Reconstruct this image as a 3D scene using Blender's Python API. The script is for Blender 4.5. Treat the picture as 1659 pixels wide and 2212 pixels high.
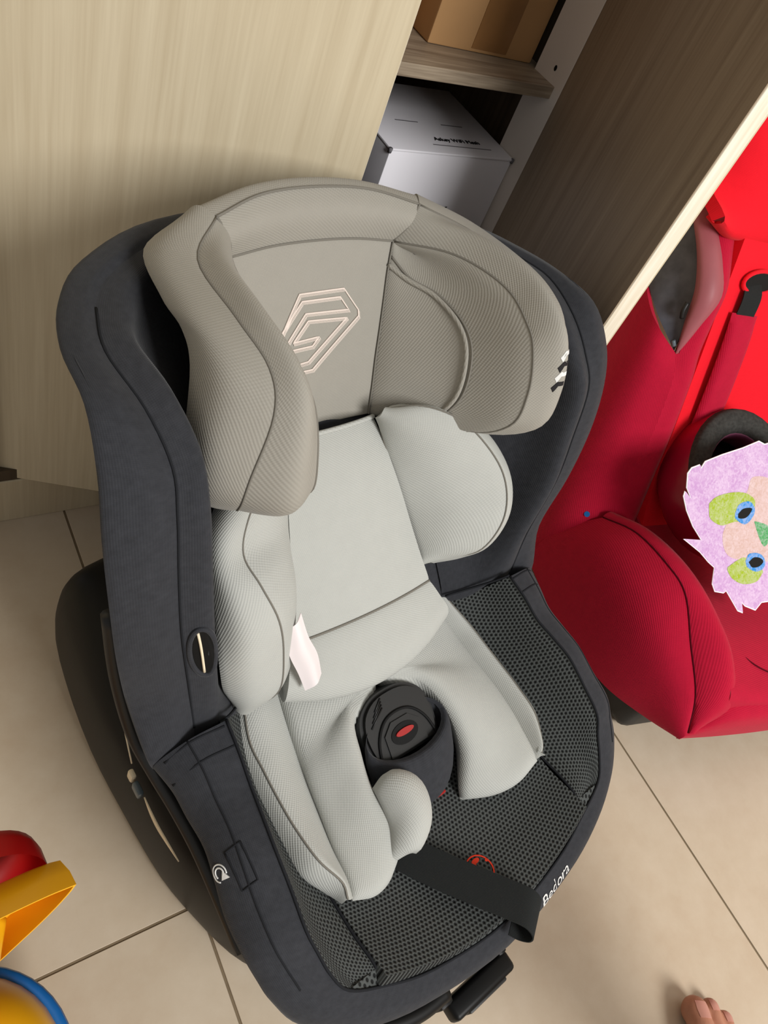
import bpy, bmesh, math, random
import numpy as np
from mathutils import Vector, Matrix
from mathutils.bvhtree import BVHTree

random.seed(7)
for o in list(bpy.data.objects):
    bpy.data.objects.remove(o)
scene = bpy.context.scene
col = scene.collection

# ------------------------------------------------------------------ camera
cam_d = bpy.data.cameras.new('camera')
cam = bpy.data.objects.new('camera', cam_d)
col.objects.link(cam)
CR = np.array([[0.82821302, -0.17888611, 0.531096],
               [-0.45323169, -0.77119717, 0.44703016],
               [0.32961225, -0.61094573, -0.71979239]])
m = Matrix.Identity(4)
for i in range(3):
    m[i][0] = CR[i, 0]
    m[i][1] = -CR[i, 1]
    m[i][2] = -CR[i, 2]
m[2][3] = 0.855
cam.matrix_world = m
cam_d.sensor_fit = 'HORIZONTAL'
cam_d.sensor_width = 36.0
cam_d.lens = 36.0 * 1640 / 1659
cam_d.clip_start = 0.02
scene.camera = cam

# ------------------------------------------------------------------ world and lights
world = bpy.data.worlds.new('room_light')
scene.world = world
world.use_nodes = True
bg = world.node_tree.nodes['Background']
bg.inputs[0].default_value = (1.0, 0.97, 0.93, 1)
bg.inputs[1].default_value = 0.40


def area(name, loc, target, sx, sy, power, color):
    d = bpy.data.lights.new(name, 'AREA')
    d.shape = 'RECTANGLE'
    d.size, d.size_y = sx, sy
    d.energy = power
    d.color = color
    o = bpy.data.objects.new(name, d)
    col.objects.link(o)
    o.location = loc
    o.rotation_euler = (Vector(target) - Vector(loc)).to_track_quat('-Z', 'Y').to_euler()
    return o


area('window_daylight', (0.72, -2.0, 1.9), (0.5, 0.3, 0.35), 0.9, 1.1, 76, (1.0, 0.99, 0.97))

scene.view_settings.view_transform = 'Standard'
scene.view_settings.look = 'None'
scene.view_settings.exposure = 0.0
scene.view_settings.gamma = 1.0
scene.view_settings.use_curve_mapping = False


# ------------------------------------------------------------------ materials
def lin(r, g, b):
    def f(c):
        c /= 255.0
        return c / 12.92 if c <= 0.04045 else ((c + 0.055) / 1.055) ** 2.4
    return (f(r), f(g), f(b), 1.0)


class NT:
    def __init__(self, name):
        self.m = bpy.data.materials.new(name)
        self.m.use_nodes = True
        self.t = self.m.node_tree
        self.b = self.t.nodes['Principled BSDF']

    def n(self, typ, **kw):
        nd = self.t.nodes.new(typ)
        for k, v in kw.items():
            setattr(nd, k, v)
        return nd

    def l(self, a, b):
        self.t.links.new(a, b)

    def coord(self, kind='Object', scale=(1, 1, 1), rot=(0, 0, 0)):
        tc = self.n('ShaderNodeTexCoord')
        mp = self.n('ShaderNodeMapping')
        mp.inputs['Scale'].default_value = scale
        mp.inputs['Rotation'].default_value = rot
        self.l(tc.outputs[kind], mp.inputs['Vector'])
        return mp.outputs['Vector']

    def noise(self, vec, scale, detail=2, rough=0.5):
        nd = self.n('ShaderNodeTexNoise')
        nd.inputs['Scale'].default_value = scale
        nd.inputs['Detail'].default_value = detail
        nd.inputs['Roughness'].default_value = rough
        self.l(vec, nd.inputs['Vector'])
        return nd.outputs['Fac']

    def ramp(self, fac, stops):
        r = self.n('ShaderNodeValToRGB')
        e = r.color_ramp.elements
        e[0].position, e[0].color = stops[0]
        e[1].position, e[1].color = stops[-1]
        for p, c in stops[1:-1]:
            x = e.new(p)
            x.color = c
        self.l(fac, r.inputs['Fac'])
        return r.outputs['Color']

    def math(self, op, a, b=None):
        nd = self.n('ShaderNodeMath', operation=op)
        for i, x in enumerate((a, b)):
            if x is None:
                continue
            if isinstance(x, (int, float)):
                nd.inputs[i].default_value = x
            else:
                self.l(x, nd.inputs[i])
        return nd.outputs[0]

    def bump(self, h, strength, dist=0.001):
        bp = self.n('ShaderNodeBump')
        bp.inputs['Strength'].default_value = strength
        bp.inputs['Distance'].default_value = dist
        self.l(h, bp.inputs['Height'])
        self.l(bp.outputs['Normal'], self.b.inputs['Normal'])

    def base(self, x):
        if isinstance(x, tuple):
            self.b.inputs['Base Color'].default_value = x
        else:
            self.l(x, self.b.inputs['Base Color'])

    def rough(self, r, spec=0.5):
        self.b.inputs['Roughness'].default_value = r
        self.b.inputs['Specular IOR Level'].default_value = spec


def plain(name, c, rough=0.5, spec=0.5, vary=0.0, vscale=20, metal=0.0, sheen=0.0, bump=0.0, bscale=200):
    t = NT(name)
    if vary:
        v = t.coord('Object')
        f = t.noise(v, vscale, 4)
        t.base(t.ramp(f, [(0.3, tuple(x * (1 - vary) for x in c[:3]) + (1,)), (0.7, tuple(min(1, x * (1 + vary)) for x in c[:3]) + (1,))]))
    else:
        t.base(c)
    if bump:
        v = t.coord('Object')
        t.bump(t.noise(v, bscale, 3), bump, 0.001)
    t.rough(rough, spec)
    t.b.inputs['Metallic'].default_value = metal
    if sheen:
        t.b.inputs['Sheen Weight'].default_value = sheen
        t.b.inputs['Sheen Roughness'].default_value = 0.5
    return t.m


def knit(name, c, period=0.0022, strength=0.35, vary=0.04, sheen=0.15, diag=0.6, mot=None):
    """plain woven cloth: fine diagonal rib in the panel's own UV, in metres"""
    t = NT(name)
    uv = t.coord('UV', rot=(0, 0, diag))
    w = t.n('ShaderNodeTexWave', wave_type='BANDS', bands_direction='X')
    w.inputs['Scale'].default_value = 0.314 / period
    w.inputs['Distortion'].default_value = 0.6
    w.inputs['Detail'].default_value = 1.0
    t.l(uv, w.inputs['Vector'])
    w2 = t.n('ShaderNodeTexWave', wave_type='BANDS', bands_direction='Y')
    w2.inputs['Scale'].default_value = 0.314 / (period * 0.8)
    w2.inputs['Distortion'].default_value = 0.6
    t.l(uv, w2.inputs['Vector'])
    h = t.math('ADD', w.outputs['Fac'], t.math('MULTIPLY', w2.outputs['Fac'], 0.5))
    v = t.coord('UV')
    f = t.noise(v, mot or 60, 5, 0.65)
    t.base(t.ramp(f, [(0.3, tuple(x * (1 - vary) for x in c[:3]) + (1,)), (0.7, tuple(x * (1 + vary) for x in c[:3]) + (1,))]))
    t.bump(h, strength, 0.0006)
    t.rough(0.92, 0.15)
    t.b.inputs['Sheen Weight'].default_value = sheen
    t.b.inputs['Sheen Roughness'].default_value = 0.4
    return t.m


def airmesh(name, c_thread, c_hole, period=0.0042):
    t = NT(name)
    uv = t.coord('UV')
    k = 2 * math.pi / (period * 0.866)
    tot = None
    for a in (0, 120, 240):
        d = t.n('ShaderNodeVectorMath', operation='DOT_PRODUCT')
        d.inputs[1].default_value = (k * math.cos(math.radians(a)), k * math.sin(math.radians(a)), 0)
        t.l(uv, d.inputs[0])
        c = t.math('COSINE', d.outputs['Value'])
        tot = c if tot is None else t.math('ADD', tot, c)
    f = t.math('DIVIDE', t.math('ADD', tot, 1.5), 4.5)
    t.base(t.ramp(f, [(0.30, c_thread), (0.55, c_hole)]))
    t.bump(t.math('SUBTRACT', 1.0, f), 0.7, 0.0015)
    t.rough(0.8, 0.25)
    return t.m


def laminate(name, c1, c2, axis='z', rough=0.45, fine=70, stretch=0.03):
    t = NT(name)
    s = {'z': (1, 1, stretch), 'x': (stretch, 1, 1)}[axis]
    v = t.coord('Object', scale=s)
    a = t.noise(v, fine, 5, 0.6)
    b = t.noise(v, fine * 4, 2, 0.5)
    f = t.math('ADD', t.math('MULTIPLY', a, 0.7), t.math('MULTIPLY', b, 0.3))
    t.base(t.ramp(f, [(0.34, c1), (0.66, c2)]))
    t.bump(f, 0.08, 0.0006)
    t.rough(rough, 0.35)
    return t.m


M = {}
M['cream'] = laminate('cream_laminate', lin(196, 181, 152), lin(211, 198, 170))
M['brown'] = laminate('brown_laminate', lin(140, 122, 102), lin(164, 146, 124))
M['edge'] = laminate('cream_edge', lin(224, 212, 188), lin(245, 238, 222), fine=110)
M['shelfwood'] = laminate('shelf_wood', lin(128, 112, 94), lin(176, 160, 138), axis='x', fine=90, stretch=0.05)
M['melamine'] = plain('white_melamine', lin(228, 218, 208), 0.5, 0.3)
M['darkwood'] = laminate('carcass_brown', lin(70, 58, 45), lin(92, 78, 62))
M['carton'] = plain('cardboard', lin(186, 144, 98), 0.8, 0.2, 0.06, 12)
M['tape'] = plain('brown_packing_tape', lin(140, 100, 60), 0.25, 0.5, 0.08, 30)
M['whitecard'] = plain('white_carton', lin(232, 230, 236), 0.55, 0.3)
M['ink'] = plain('black_ink', lin(28, 28, 30), 0.6, 0.2)
M['greyink'] = plain('grey_ink', lin(110, 108, 112), 0.6, 0.2)
M['charcoal'] = knit('charcoal_fabric', lin(50, 51, 55), 0.0014, 0.25, 0.16, 0.12, 0.0, 160)
M['airmesh'] = airmesh('black_airmesh', lin(74, 77, 76), lin(18, 19, 19))
M['greyhead'] = knit('grey_knit', lin(153, 149, 140), 0.0021, 0.3, 0.02, 0.1)
M['greyinsert'] = knit('pale_grey_knit', lin(177, 178, 173), 0.0021, 0.35, 0.02, 0.1)
M['seam'] = plain('grey_seam_thread', lin(120, 116, 108), 0.9, 0.1)
M['seamred'] = plain('dark_red_seam_thread', lin(84, 8, 24), 0.9, 0.1)
M['seamdark'] = plain('dark_seam_thread', lin(34, 35, 38), 0.9, 0.1)
M['stitch'] = plain('pale_stitch_thread', lin(226, 212, 202), 0.7, 0.3)
M['blackgloss'] = plain('black_gloss_plastic', lin(12, 12, 12), 0.42, 0.18)
M['blackplastic'] = plain('black_matt_plastic', lin(34, 34, 34), 0.42, 0.3)
M['blackdeep'] = plain('black_recess', lin(14, 14, 14), 0.7, 0.2)
M['webbing'] = knit('black_webbing', lin(36, 38, 38), 0.0012, 0.4, 0.05, 0.0, 0.0)
M['redbutton'] = plain('red_button', lin(156, 24, 22), 0.4, 0.4)
M['redprint'] = plain('red_print', lin(226, 62, 38), 0.7, 0.2)
M['whiteprint'] = plain('white_print', lin(216, 216, 214), 0.7, 0.2)
M['blackprint'] = plain('black_print', lin(30, 28, 30), 0.7, 0.2)
M['satin'] = plain('white_satin', lin(232, 222, 222), 0.3, 0.5, sheen=0.3)
M['label'] = plain('flat_cream', lin(232, 218, 190), 0.6, 0.3)
M['redcloth'] = knit('crimson_knit', lin(176, 18, 50), 0.0024, 0.4, 0.05, 0.12, 0.2)
M['redbright'] = knit('scarlet_cloth', lin(226, 24, 40), 0.0016, 0.2, 0.03, 0.05, 0.0)
M['rose'] = plain('dusty_rose_plastic', lin(150, 84, 90), 0.5, 0.3, 0.06, 30)
M['greyshell'] = plain('worn_grey_plastic', lin(78, 80, 88), 0.55, 0.3, 0.25, 60)
M['foam'] = plain('black_foam', lin(58, 58, 56), 0.9, 0.1, 0.25, 220, bump=0.5, bscale=260)
M['helmet'] = plain('crimson_gloss', lin(150, 14, 48), 0.3, 0.5)
M['helmin'] = plain('mauve_liner', lin(104, 50, 78), 0.6, 0.3)
M['tile'] = None
M['grout'] = plain('brown_grout', lin(128, 112, 90), 0.9, 0.1, 0.1, 60)
M['toyyellow'] = plain('yellow_toy_plastic', lin(244, 176, 22), 0.3, 0.5)
M['toyred'] = plain('red_toy_plastic', lin(178, 18, 18), 0.35, 0.5)
M['toyblue'] = plain('blue_toy_plastic', lin(30, 104, 176), 0.35, 0.5)
M['toygrey'] = plain('grey_blue_toy_plastic', lin(120, 132, 146), 0.4, 0.5)
M['skin'] = plain('skin', lin(176, 122, 98), 0.5, 0.4, 0.08, 60, bump=0.2, bscale=400)
M['nail'] = plain('toenail', lin(196, 140, 126), 0.35, 0.5)
M['buckletrim'] = plain('bluish_plastic', lin(84, 96, 104), 0.3, 0.5)


def crayon(name, c, amt):
    t = NT(name)
    v = t.coord('Object', scale=(1, 1, 1), rot=(0.4, 0.2, 0.7))
    w = t.n('ShaderNodeTexNoise')
    w.inputs['Scale'].default_value = 210
    w.inputs['Detail'].default_value = 5
    w.inputs['Distortion'].default_value = 1.2
    t.l(v, w.inputs['Vector'])
    f2 = t.noise(v, 40, 3)
    f = t.math('ADD', t.math('MULTIPLY', w.outputs['Fac'], 0.7), t.math('MULTIPLY', f2, 0.3))
    white = lin(240, 228, 240)
    c1 = tuple(c[i] * (1 - amt) + white[i] * amt for i in range(3)) + (1,)
    t.base(t.ramp(f, [(0.38, c), (0.62, c1)]))
    t.rough(0.85, 0.2)
    return t.m


M['crayon_pink'] = crayon('pink_crayon', lin(192, 150, 198), 0.4)
M['crayon_peach'] = crayon('peach_crayon', lin(200, 168, 160), 0.3)
M['crayon_lime'] = crayon('lime_crayon', lin(152, 174, 34), 0.25)
M['crayon_blue'] = crayon('blue_crayon', lin(38, 132, 206), 0.3)
M['crayon_green'] = crayon('green_crayon', lin(66, 152, 84), 0.3)
M['paper'] = plain('white_paper', lin(238, 234, 238), 0.8, 0.2)


def tilemat():
    t = NT('beige_porcelain')
    v = t.coord('Object')
    a = t.noise(v, 3.0, 5, 0.6)
    b = t.noise(v, 26, 6, 0.7)
    f = t.math('ADD', t.math('MULTIPLY', a, 0.65), t.math('MULTIPLY', b, 0.35))
    t.base(t.ramp(f, [(0.32, lin(186, 166, 142)), (0.5, lin(196, 180, 158)), (0.7, lin(206, 192, 172))]))
    t.rough(0.34, 0.4)
    return t.m


M['tile'] = tilemat()


# ------------------------------------------------------------------ mesh helpers
def link(name, me, mat, parent=None):
    o = bpy.data.objects.new(name, me)
    col.objects.link(o)
    if mat is not None:
        me.materials.append(M[mat] if isinstance(mat, str) else mat)
    if parent is not None:
        o.parent = parent
    return o


def mesh(name, V, F, mat, parent=None, smooth=True, uv=None, sharp=None):
    me = bpy.data.meshes.new(name)
    me.from_pydata([tuple(map(float, v)) for v in V], [], F)
    if uv is not None:
        ul = me.uv_layers.new(name='UVMap')
        idx = np.zeros(len(me.loops), dtype=np.int32)
        me.loops.foreach_get('vertex_index', idx)
        ul.data.foreach_set('uv', np.asarray(uv, dtype=np.float32)[idx].ravel())
    bm = bmesh.new()
    bm.from_mesh(me)
    bmesh.ops.recalc_face_normals(bm, faces=bm.faces)
    bm.to_mesh(me)
    bm.free()
    if smooth:
        me.polygons.foreach_set('use_smooth', [True] * len(me.polygons))
        if sharp:
            me.set_sharp_from_angle(angle=math.radians(sharp))
    return link(name, me, mat, parent)


def cr(P, n):
    """Catmull-Rom resampling along axis 0: n steps per span"""
    P = np.asarray(P, float)
    N = len(P)
    if N == 1:
        return P
    E = np.concatenate([[2 * P[0] - P[1]], P, [2 * P[-1] - P[-2]]])
    out = []
    for i in range(N - 1):
        p0, p1, p2, p3 = E[i:i + 4]
        for k in range(n):
            t = k / n
            out.append(0.5 * ((2 * p1) + (-p0 + p2) * t + (2 * p0 - 5 * p1 + 4 * p2 - p3) * t * t + (-p0 + 3 * p1 - 3 * p2 + p3) * t ** 3))
    out.append(P[-1])
    return np.array(out)


def loft(curves, ns=6, nt=6):
    """control curves (M lists of N points) -> dense grid"""
    n = max(len(c) for c in curves)
    A = np.array([resample(c, n) if len(c) != n else np.asarray(c, float) for c in curves])
    B = np.array([cr(c, nt) for c in A])
    return cr(B, ns)


def resample(P, n):
    P = np.asarray(P, float)
    d = np.concatenate([[0], np.cumsum(np.linalg.norm(np.diff(P, axis=0), axis=1))])
    t = np.linspace(0, d[-1], n)
    return np.stack([np.interp(t, d, P[:, i]) for i in range(3)], 1)


def gnormals(G, toward=None):
    da = np.gradient(G, axis=0)
    db = np.gradient(G, axis=1)
    n = np.cross(da, db)
    L = np.linalg.norm(n, axis=2, keepdims=True)
    n = n / np.maximum(L, 1e-9)
    bad = L[..., 0] < 1e-9
    mean = n[~bad].mean(0)
    n[bad] = mean / max(np.linalg.norm(mean), 1e-9)
    if toward is not None:
        if (n * np.asarray(toward, float)).sum(-1).mean() < 0:
            n = -n
    return n


def guv(G):
    a = np.concatenate([[0], np.cumsum(np.linalg.norm(np.diff(G, axis=0), axis=2).mean(1))])
    b = np.concatenate([[0], np.cumsum(np.linalg.norm(np.diff(G, axis=1), axis=2).mean(0))])
    return np.stack(np.meshgrid(a, b, indexing='ij'), -1)


def gfaces(A, B, off=0, flip=False):
    F = []
    for i in range(A - 1):
        for j in range(B - 1):
            q = [off + i * B + j, off + (i + 1) * B + j, off + (i + 1) * B + j + 1, off + i * B + j + 1]
            F.append(q[::-1] if flip else q)
    return F


def two_layer(name, top, bot, mat, parent, smooth=True):
    A, B = top.shape[:2]
    V = np.concatenate([top.reshape(-1, 3), bot.reshape(-1, 3)])
    F = gfaces(A, B) + gfaces(A, B, A * B, True)
    n = A * B
    ring = [(i, 0) for i in range(A)] + [(A - 1, j) for j in range(1, B)] + [(i, B - 1) for i in range(A - 2, -1, -1)] + [(0, j) for j in range(B - 2, 0, -1)]
    ids = [i * B + j for i, j in ring]
    for k in range(len(ids)):
        a, b = ids[k], ids[(k + 1) % len(ids)]
        F.append([b, a, a + n, b + n])
    uv = guv(top).reshape(-1, 2)
    return mesh(name, V, F, mat, parent, smooth, np.concatenate([uv, uv]), 50)


def puffw(A, B, es=1.0, et=1.0, p=2.0):
    s = np.abs(np.linspace(-1, 1, A))[:, None]
    t = np.abs(np.linspace(-1, 1, B))[None, :]
    fs = (1 - s ** p) if es else np.ones_like(s)
    ft = (1 - t ** p) if et else np.ones_like(t)
    return np.sqrt(np.clip(fs, 0, 1)) * np.sqrt(np.clip(ft, 0, 1))


def sheet(name, G, mat, parent, toward, th=0.004, puff=0.0, es=1, et=0, p=2.0):
    n = gnormals(G, toward)
    top = G + n * (puff * puffw(G.shape[0], G.shape[1], es, et, p))[..., None] if puff else G
    return two_layer(name, top, G - n * th, mat, parent), top


def pillow(name, G, mat, parent, toward, up=0.015, down=0.01, es=1, et=1, p=2.5):
    n = gnormals(G, toward)
    w = puffw(G.shape[0], G.shape[1], es, et, p)[..., None]
    top = G + n * (up * w + 0.0004)
    bot = G - n * (down * w + 0.0004)
    return two_layer(name, top, bot, mat, parent), top


def tube(name, P, r, mat, parent=None, n=8, closed=False, sub=0, rr=None):
    P = np.asarray(P, float)
    if sub:
        P = cr(P, sub)
    N = len(P)
    T = np.gradient(P, axis=0)
    if closed:
        T = np.roll(P, -1, 0) - np.roll(P, 1, 0)
    T /= np.maximum(np.linalg.norm(T, axis=1, keepdims=True), 1e-9)
    ref = np.array([0, 0, 1.0]) if abs(T[0][2]) < 0.9 else np.array([1.0, 0, 0])
    nrm = ref - T[0] * (ref @ T[0])
    nrm /= np.linalg.norm(nrm)
    V, uv = [], []
    for i in range(N):
        nrm = nrm - T[i] * (nrm @ T[i])
        nrm /= max(np.linalg.norm(nrm), 1e-9)
        b = np.cross(T[i], nrm)
        ri = r if rr is None else rr[min(len(rr) - 1, int(round(i * (len(rr) - 1) / (N - 1))))]
        for k in range(n):
            a = 2 * math.pi * k / n
            V.append(P[i] + ri * (math.cos(a) * nrm + math.sin(a) * b))
            uv.append((ri * a, i * 0.002))
    F = []
    for i in range(N if closed else N - 1):
        j = (i + 1) % N
        for k in range(n):
            F.append([i * n + k, i * n + (k + 1) % n, j * n + (k + 1) % n, j * n + k])
    if not closed:
        F.append(list(range(n))[::-1])
        F.append([(N - 1) * n + k for k in range(n)])
    return mesh(name, V, F, mat, parent, True, uv)


def box(name, lo, hi, mat, parent=None, bevel=0.0, seg=2, taper=None):
    bm = bmesh.new()
    bmesh.ops.create_cube(bm, size=1)
    lo, hi = np.array(lo, float), np.array(hi, float)
    for v in bm.verts:
        p = lo + (np.array(v.co) + 0.5) * (hi - lo)
        v.co = p
    if bevel:
        bmesh.ops.bevel(bm, geom=bm.edges[:], offset=bevel, segments=seg, affect='EDGES', profile=0.5)
    me = bpy.data.meshes.new(name)
    bm.to_mesh(me)
    bm.free()
    if bevel and seg > 1:
        me.polygons.foreach_set('use_smooth', [True] * len(me.polygons))
        me.set_sharp_from_angle(angle=math.radians(35))
    return link(name, me, mat, parent)


def slab(name, P, e1, e2, n, O, th, mat, parent=None, smooth=False):
    """extrude a 2-D outline (a list of points) lying in frame O,e1,e2 by th along n"""
    O, e1, e2, n = (np.asarray(x, float) for x in (O, e1, e2, n))
    k = len(P)
    V = [O + p[0] * e1 + p[1] * e2 for p in P] + [O + p[0] * e1 + p[1] * e2 + n * th for p in P]
    F = [list(range(k))[::-1], list(range(k, 2 * k))]
    for i in range(k):
        j = (i + 1) % k
        F.append([i, j, j + k, i + k])
    return mesh(name, V, F, mat, parent, smooth)


def text_mesh(body, size, extr=0.0003):
    c = bpy.data.curves.new('lettering', 'FONT')
    c.body = body
    c.size = size
    c.extrude = extr
    c.align_x = 'CENTER'
    c.align_y = 'CENTER'
    o = bpy.data.objects.new('lettering', c)
    col.objects.link(o)
    dg = bpy.context.evaluated_depsgraph_get()
    me = bpy.data.meshes.new_from_object(o.evaluated_get(dg))
    bpy.data.objects.remove(o)
    bpy.data.curves.remove(c)
    return me


def text(name, body, size, O, e1, e2, n, mat, parent, shear=0.0, sx=1.0, bold=0):
    me = text_mesh(body, size)
    me.materials.clear()
    O, e1, e2, n = (np.asarray(x, float) for x in (O, e1, e2, n))
    for v in me.vertices:
        x, y, z = v.co
        v.co = O + (x * sx + shear * y) * e1 + y * e2 + (z + 0.0004) * n
    return link(name, me, mat, parent)


def empty(name, loc=(0, 0, 0), rz=0.0):
    o = bpy.data.objects.new(name, None)
    col.objects.link(o)
    o.location = loc
    o.rotation_euler = (0, 0, rz)
    o.empty_display_size = 0.05
    return o


def tag(o, label, cat, group=None):
    o['label'] = label
    o['category'] = cat
    if group:
        o['group'] = group
    return o


def struct(o):
    o['kind'] = 'structure'
    return o


def mir(P):
    P = np.array(P, float)
    P[..., 0] *= -1
    return P


def bvh_of(o):
    me = o.data
    return BVHTree.FromPolygons([v.co.copy() for v in me.vertices], [p.vertices[:] for p in me.polygons])


def drape(o_list, pts, direction, back=0.08, off=0.0006):
    """drop points onto the surface of finished parts along a direction (local space)"""
    d = Vector(direction).normalized()
    trees = [bvh_of(o) for o in o_list]
    out = []
    for p in pts:
        p = Vector(p)
        best = None
        for t in trees:
            h, nn, i, dist = t.ray_cast(p - d * back, d)
            if h is not None and (best is None or dist < best[0]):
                best = (dist, h)
        if best is None:
            near = min((t.find_nearest(p) for t in trees), key=lambda h: h[3])
            out.append(np.array(near[0] - d * off))
        else:
            out.append(np.array(best[1] - d * off))
    return np.array(out)


# ================================================================== FLOOR
fl = struct(box('floor', (-1.618, -1.6775, -0.03), (1.982, 1.3225, -0.0012), 'grout'))
tile_me = None
for i in range(6):
    for j in range(5):
        x0, y0 = -1.618 + 0.6 * i, -1.6775 + 0.6 * j
        if tile_me is None:
            t0 = box('tile', (0.0014, 0.0014, -0.0011), (0.5986, 0.5986, 0), 'tile', fl, 0.0004, 1)
            tile_me = t0.data
            t0.location = (x0, y0, 0)
        else:
            t1 = bpy.data.objects.new('tile', tile_me)
            col.objects.link(t1)
            t1.parent = fl
            t1.location = (x0, y0, 0)

wr_ = struct(box('wall_right', (1.985, -1.6775, 0.0), (2.06, 1.3225, 2.6), plain('wall_paint', lin(226, 220, 210), 0.8, 0.2, 0.02, 8)))
struct(box('baseboard_right', (1.972, -1.6775, 0.0), (1.985, 0.63, 0.08), 'edge', None, 0.002, 1))

# ================================================================== WARDROBE
YC = 0.637
wr = empty('wardrobe', (0, 0, 0))
tag(wr, 'built-in wardrobe with cream doors, one ajar and one swung wide open on brown shelves', 'wardrobe')
box('plinth', (-1.2, YC, 0.0), (1.9, YC + 0.018, 0.076), 'cream', wr, 0.001, 1)
box('side_panel', (0.700, YC, 0.076), (0.718, 1.12, 2.2), 'darkwood', wr)
box('side_panel', (0.082, YC, 0.076), (0.100, 1.12, 2.2), 'darkwood', wr)
box('stile', (0.683, YC, 0.076), (0.6995, 0.690, 2.2), 'melamine', wr, 0.0006, 1)
box('back_panel', (0.1, 1.10, 0.076), (0.70, 1.118, 2.2), 'darkwood', wr)
box('bottom_panel', (0.1, YC + 0.002, 0.076), (0.70, 1.10, 0.094), 'darkwood', wr)
box('shelf', (0.1005, 0.649, 0.588), (0.6995, 1.10, 0.601), 'shelfwood', wr, 0.0006, 1)
box('shelf', (0.1005, 0.655, 0.285), (0.6995, 1.10, 0.298), 'shelfwood', wr, 0.0006, 1)
box('shelf', (0.1005, 0.649, 1.02), (0.6995, 1.10, 1.033), 'shelfwood', wr, 0.0006, 1)
box('top_panel', (0.1, YC, 2.18), (0.70, 1.10, 2.2), 'darkwood', wr)
mesh('screw_hole', [(0.6826, 0.660 + 0.0022 * math.cos(a), 0.616 + 0.0030 * math.sin(a)) for a in np.linspace(0, 2 * math.pi, 16)[:-1]], [list(range(15))], 'blackdeep', wr, False)


def door(hinge, ang, width, y0_face, y1_face, z0=0.078, z1=2.17, th=0.018):
    """leaf from the hinge corner along ang; local y=0 face and y=th face carry their own laminates"""
    d = box('door', (0, 0.0012, z0), (width, th - 0.0012, z1), 'edge', wr, 0.0006, 1)
    d.location = (hinge[0], hinge[1], 0)
    d.rotation_euler = (0, 0, math.radians(ang))
    box('face_panel', (0.0005, 0, z0 + 0.0005), (width - 0.0005, 0.0012, z1 - 0.0005), y0_face, d)
    box('face_panel', (0.0005, th - 0.0012, z0 + 0.0005), (width - 0.0005, th, z1 - 0.0005), y1_face, d)
    return d


a25 = math.radians(-25)
hx, hy = 0.3818 - 0.305 * math.cos(a25), 0.5200 - 0.305 * math.sin(a25)
door((hx, hy), -25, 0.305, 'cream', 'brown')['label'] = 'cream door standing ajar behind the grey seat'
door((0.683, 0.637), -109.5, 0.2895, 'brown', 'cream')['label'] = 'door swung wide open with brown inner face'
door((0.722, YC - 0.0185), 0, 0.598, 'cream', 'brown')['label'] = 'closed cream door behind the red seat'
door((-0.62, YC - 0.0185), 0, 0.65, 'cream', 'brown')
door((-1.2, YC - 0.0185), 0, 0.578, 'cream', 'brown')
door((1.322, YC - 0.0185), 0, 0.57, 'cream', 'brown')

# ---------------------------------------------------------------- boxes in the wardrobe
wb = empty('router_box', (0.505, 0.657, 0.2985))
tag(wb, 'white carton with black lettering on the lower wardrobe shelf', 'box')
W_, D_, H_ = 0.1755, 0.155, 0.213
body = box('carton_body', (0, 0, 0), (W_, D_, H_ - 0.002), 'whitecard', wb, 0.0012, 2)
box('carton_lid', (-0.001, -0.001, H_ - 0.0022), (W_ + 0.001, D_, H_ + 0.001), 'whitecard', wb, 0.0012, 2)
for x in (0.040, 0.106):
    box('lid_slot', (x, 0.062, H_ + 0.0006), (x + 0.032, 0.0635, H_ + 0.0013), 'greyink', wb)
text('lettering', 'Askey WiFi Mesh', 0.0095, (0.108, 0.028, H_ + 0.001), (1, 0, 0), (0, 1, 0), (0, 0, 1), 'ink', wb)
box('small_print_line', (0.066, 0.0150, H_ + 0.0008), (0.152, 0.0162, H_ + 0.0013), 'greyink', wb)
text('lettering', 'ASKEY', 0.0165, (0.079, -0.001, 0.143), (1, 0, 0), (0, 0, 1), (0, -1, 0), 'ink', wb, 0.18, 1.15)
for x in (0.0, W_):
    tube('lid_corner', [(x, 0.0005, H_ - 0.004), (x, -0.0005, H_ + 0.001)], 0.0022, 'greyink', wb, 8)

cb = empty('cardboard_box', (0.540, 0.704, 0.6012), math.radians(-2))
tag(cb, 'brown cardboard carton with a strip of packing tape on the upper shelf', 'box', 'cardboard cartons on the upper shelf')
box('carton_body', (0, 0, 0), (0.143, 0.22, 0.30), 'carton', cb, 0.002, 2)
box('packing_tape', (0.056, -0.0007, 0.004), (0.104, 0.0, 0.2995), 'tape', cb)
cb2 = empty('cardboard_box', (0.395, 0.745, 0.6012))
tag(cb2, 'brown cardboard carton mostly hidden behind the ajar door', 'box', 'cardboard cartons on the upper shelf')
box('carton_body', (0, 0, 0), (0.132, 0.2, 0.24), 'carton', cb2, 0.002, 2)
box('packing_tape', (0.045, -0.0007, 0.004), (0.085, 0.0, 0.2395), 'tape', cb2)

# ================================================================== GREY CHILD SEAT
# local frame: x across (viewer's right), y towards the backrest, z up
seat = empty('child_car_seat', (0.36898, 0.00772, 0), math.radians(8))
tag(seat, 'grey and charcoal child car seat with pale grey infant insert standing on tiles', 'car seat')

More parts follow.
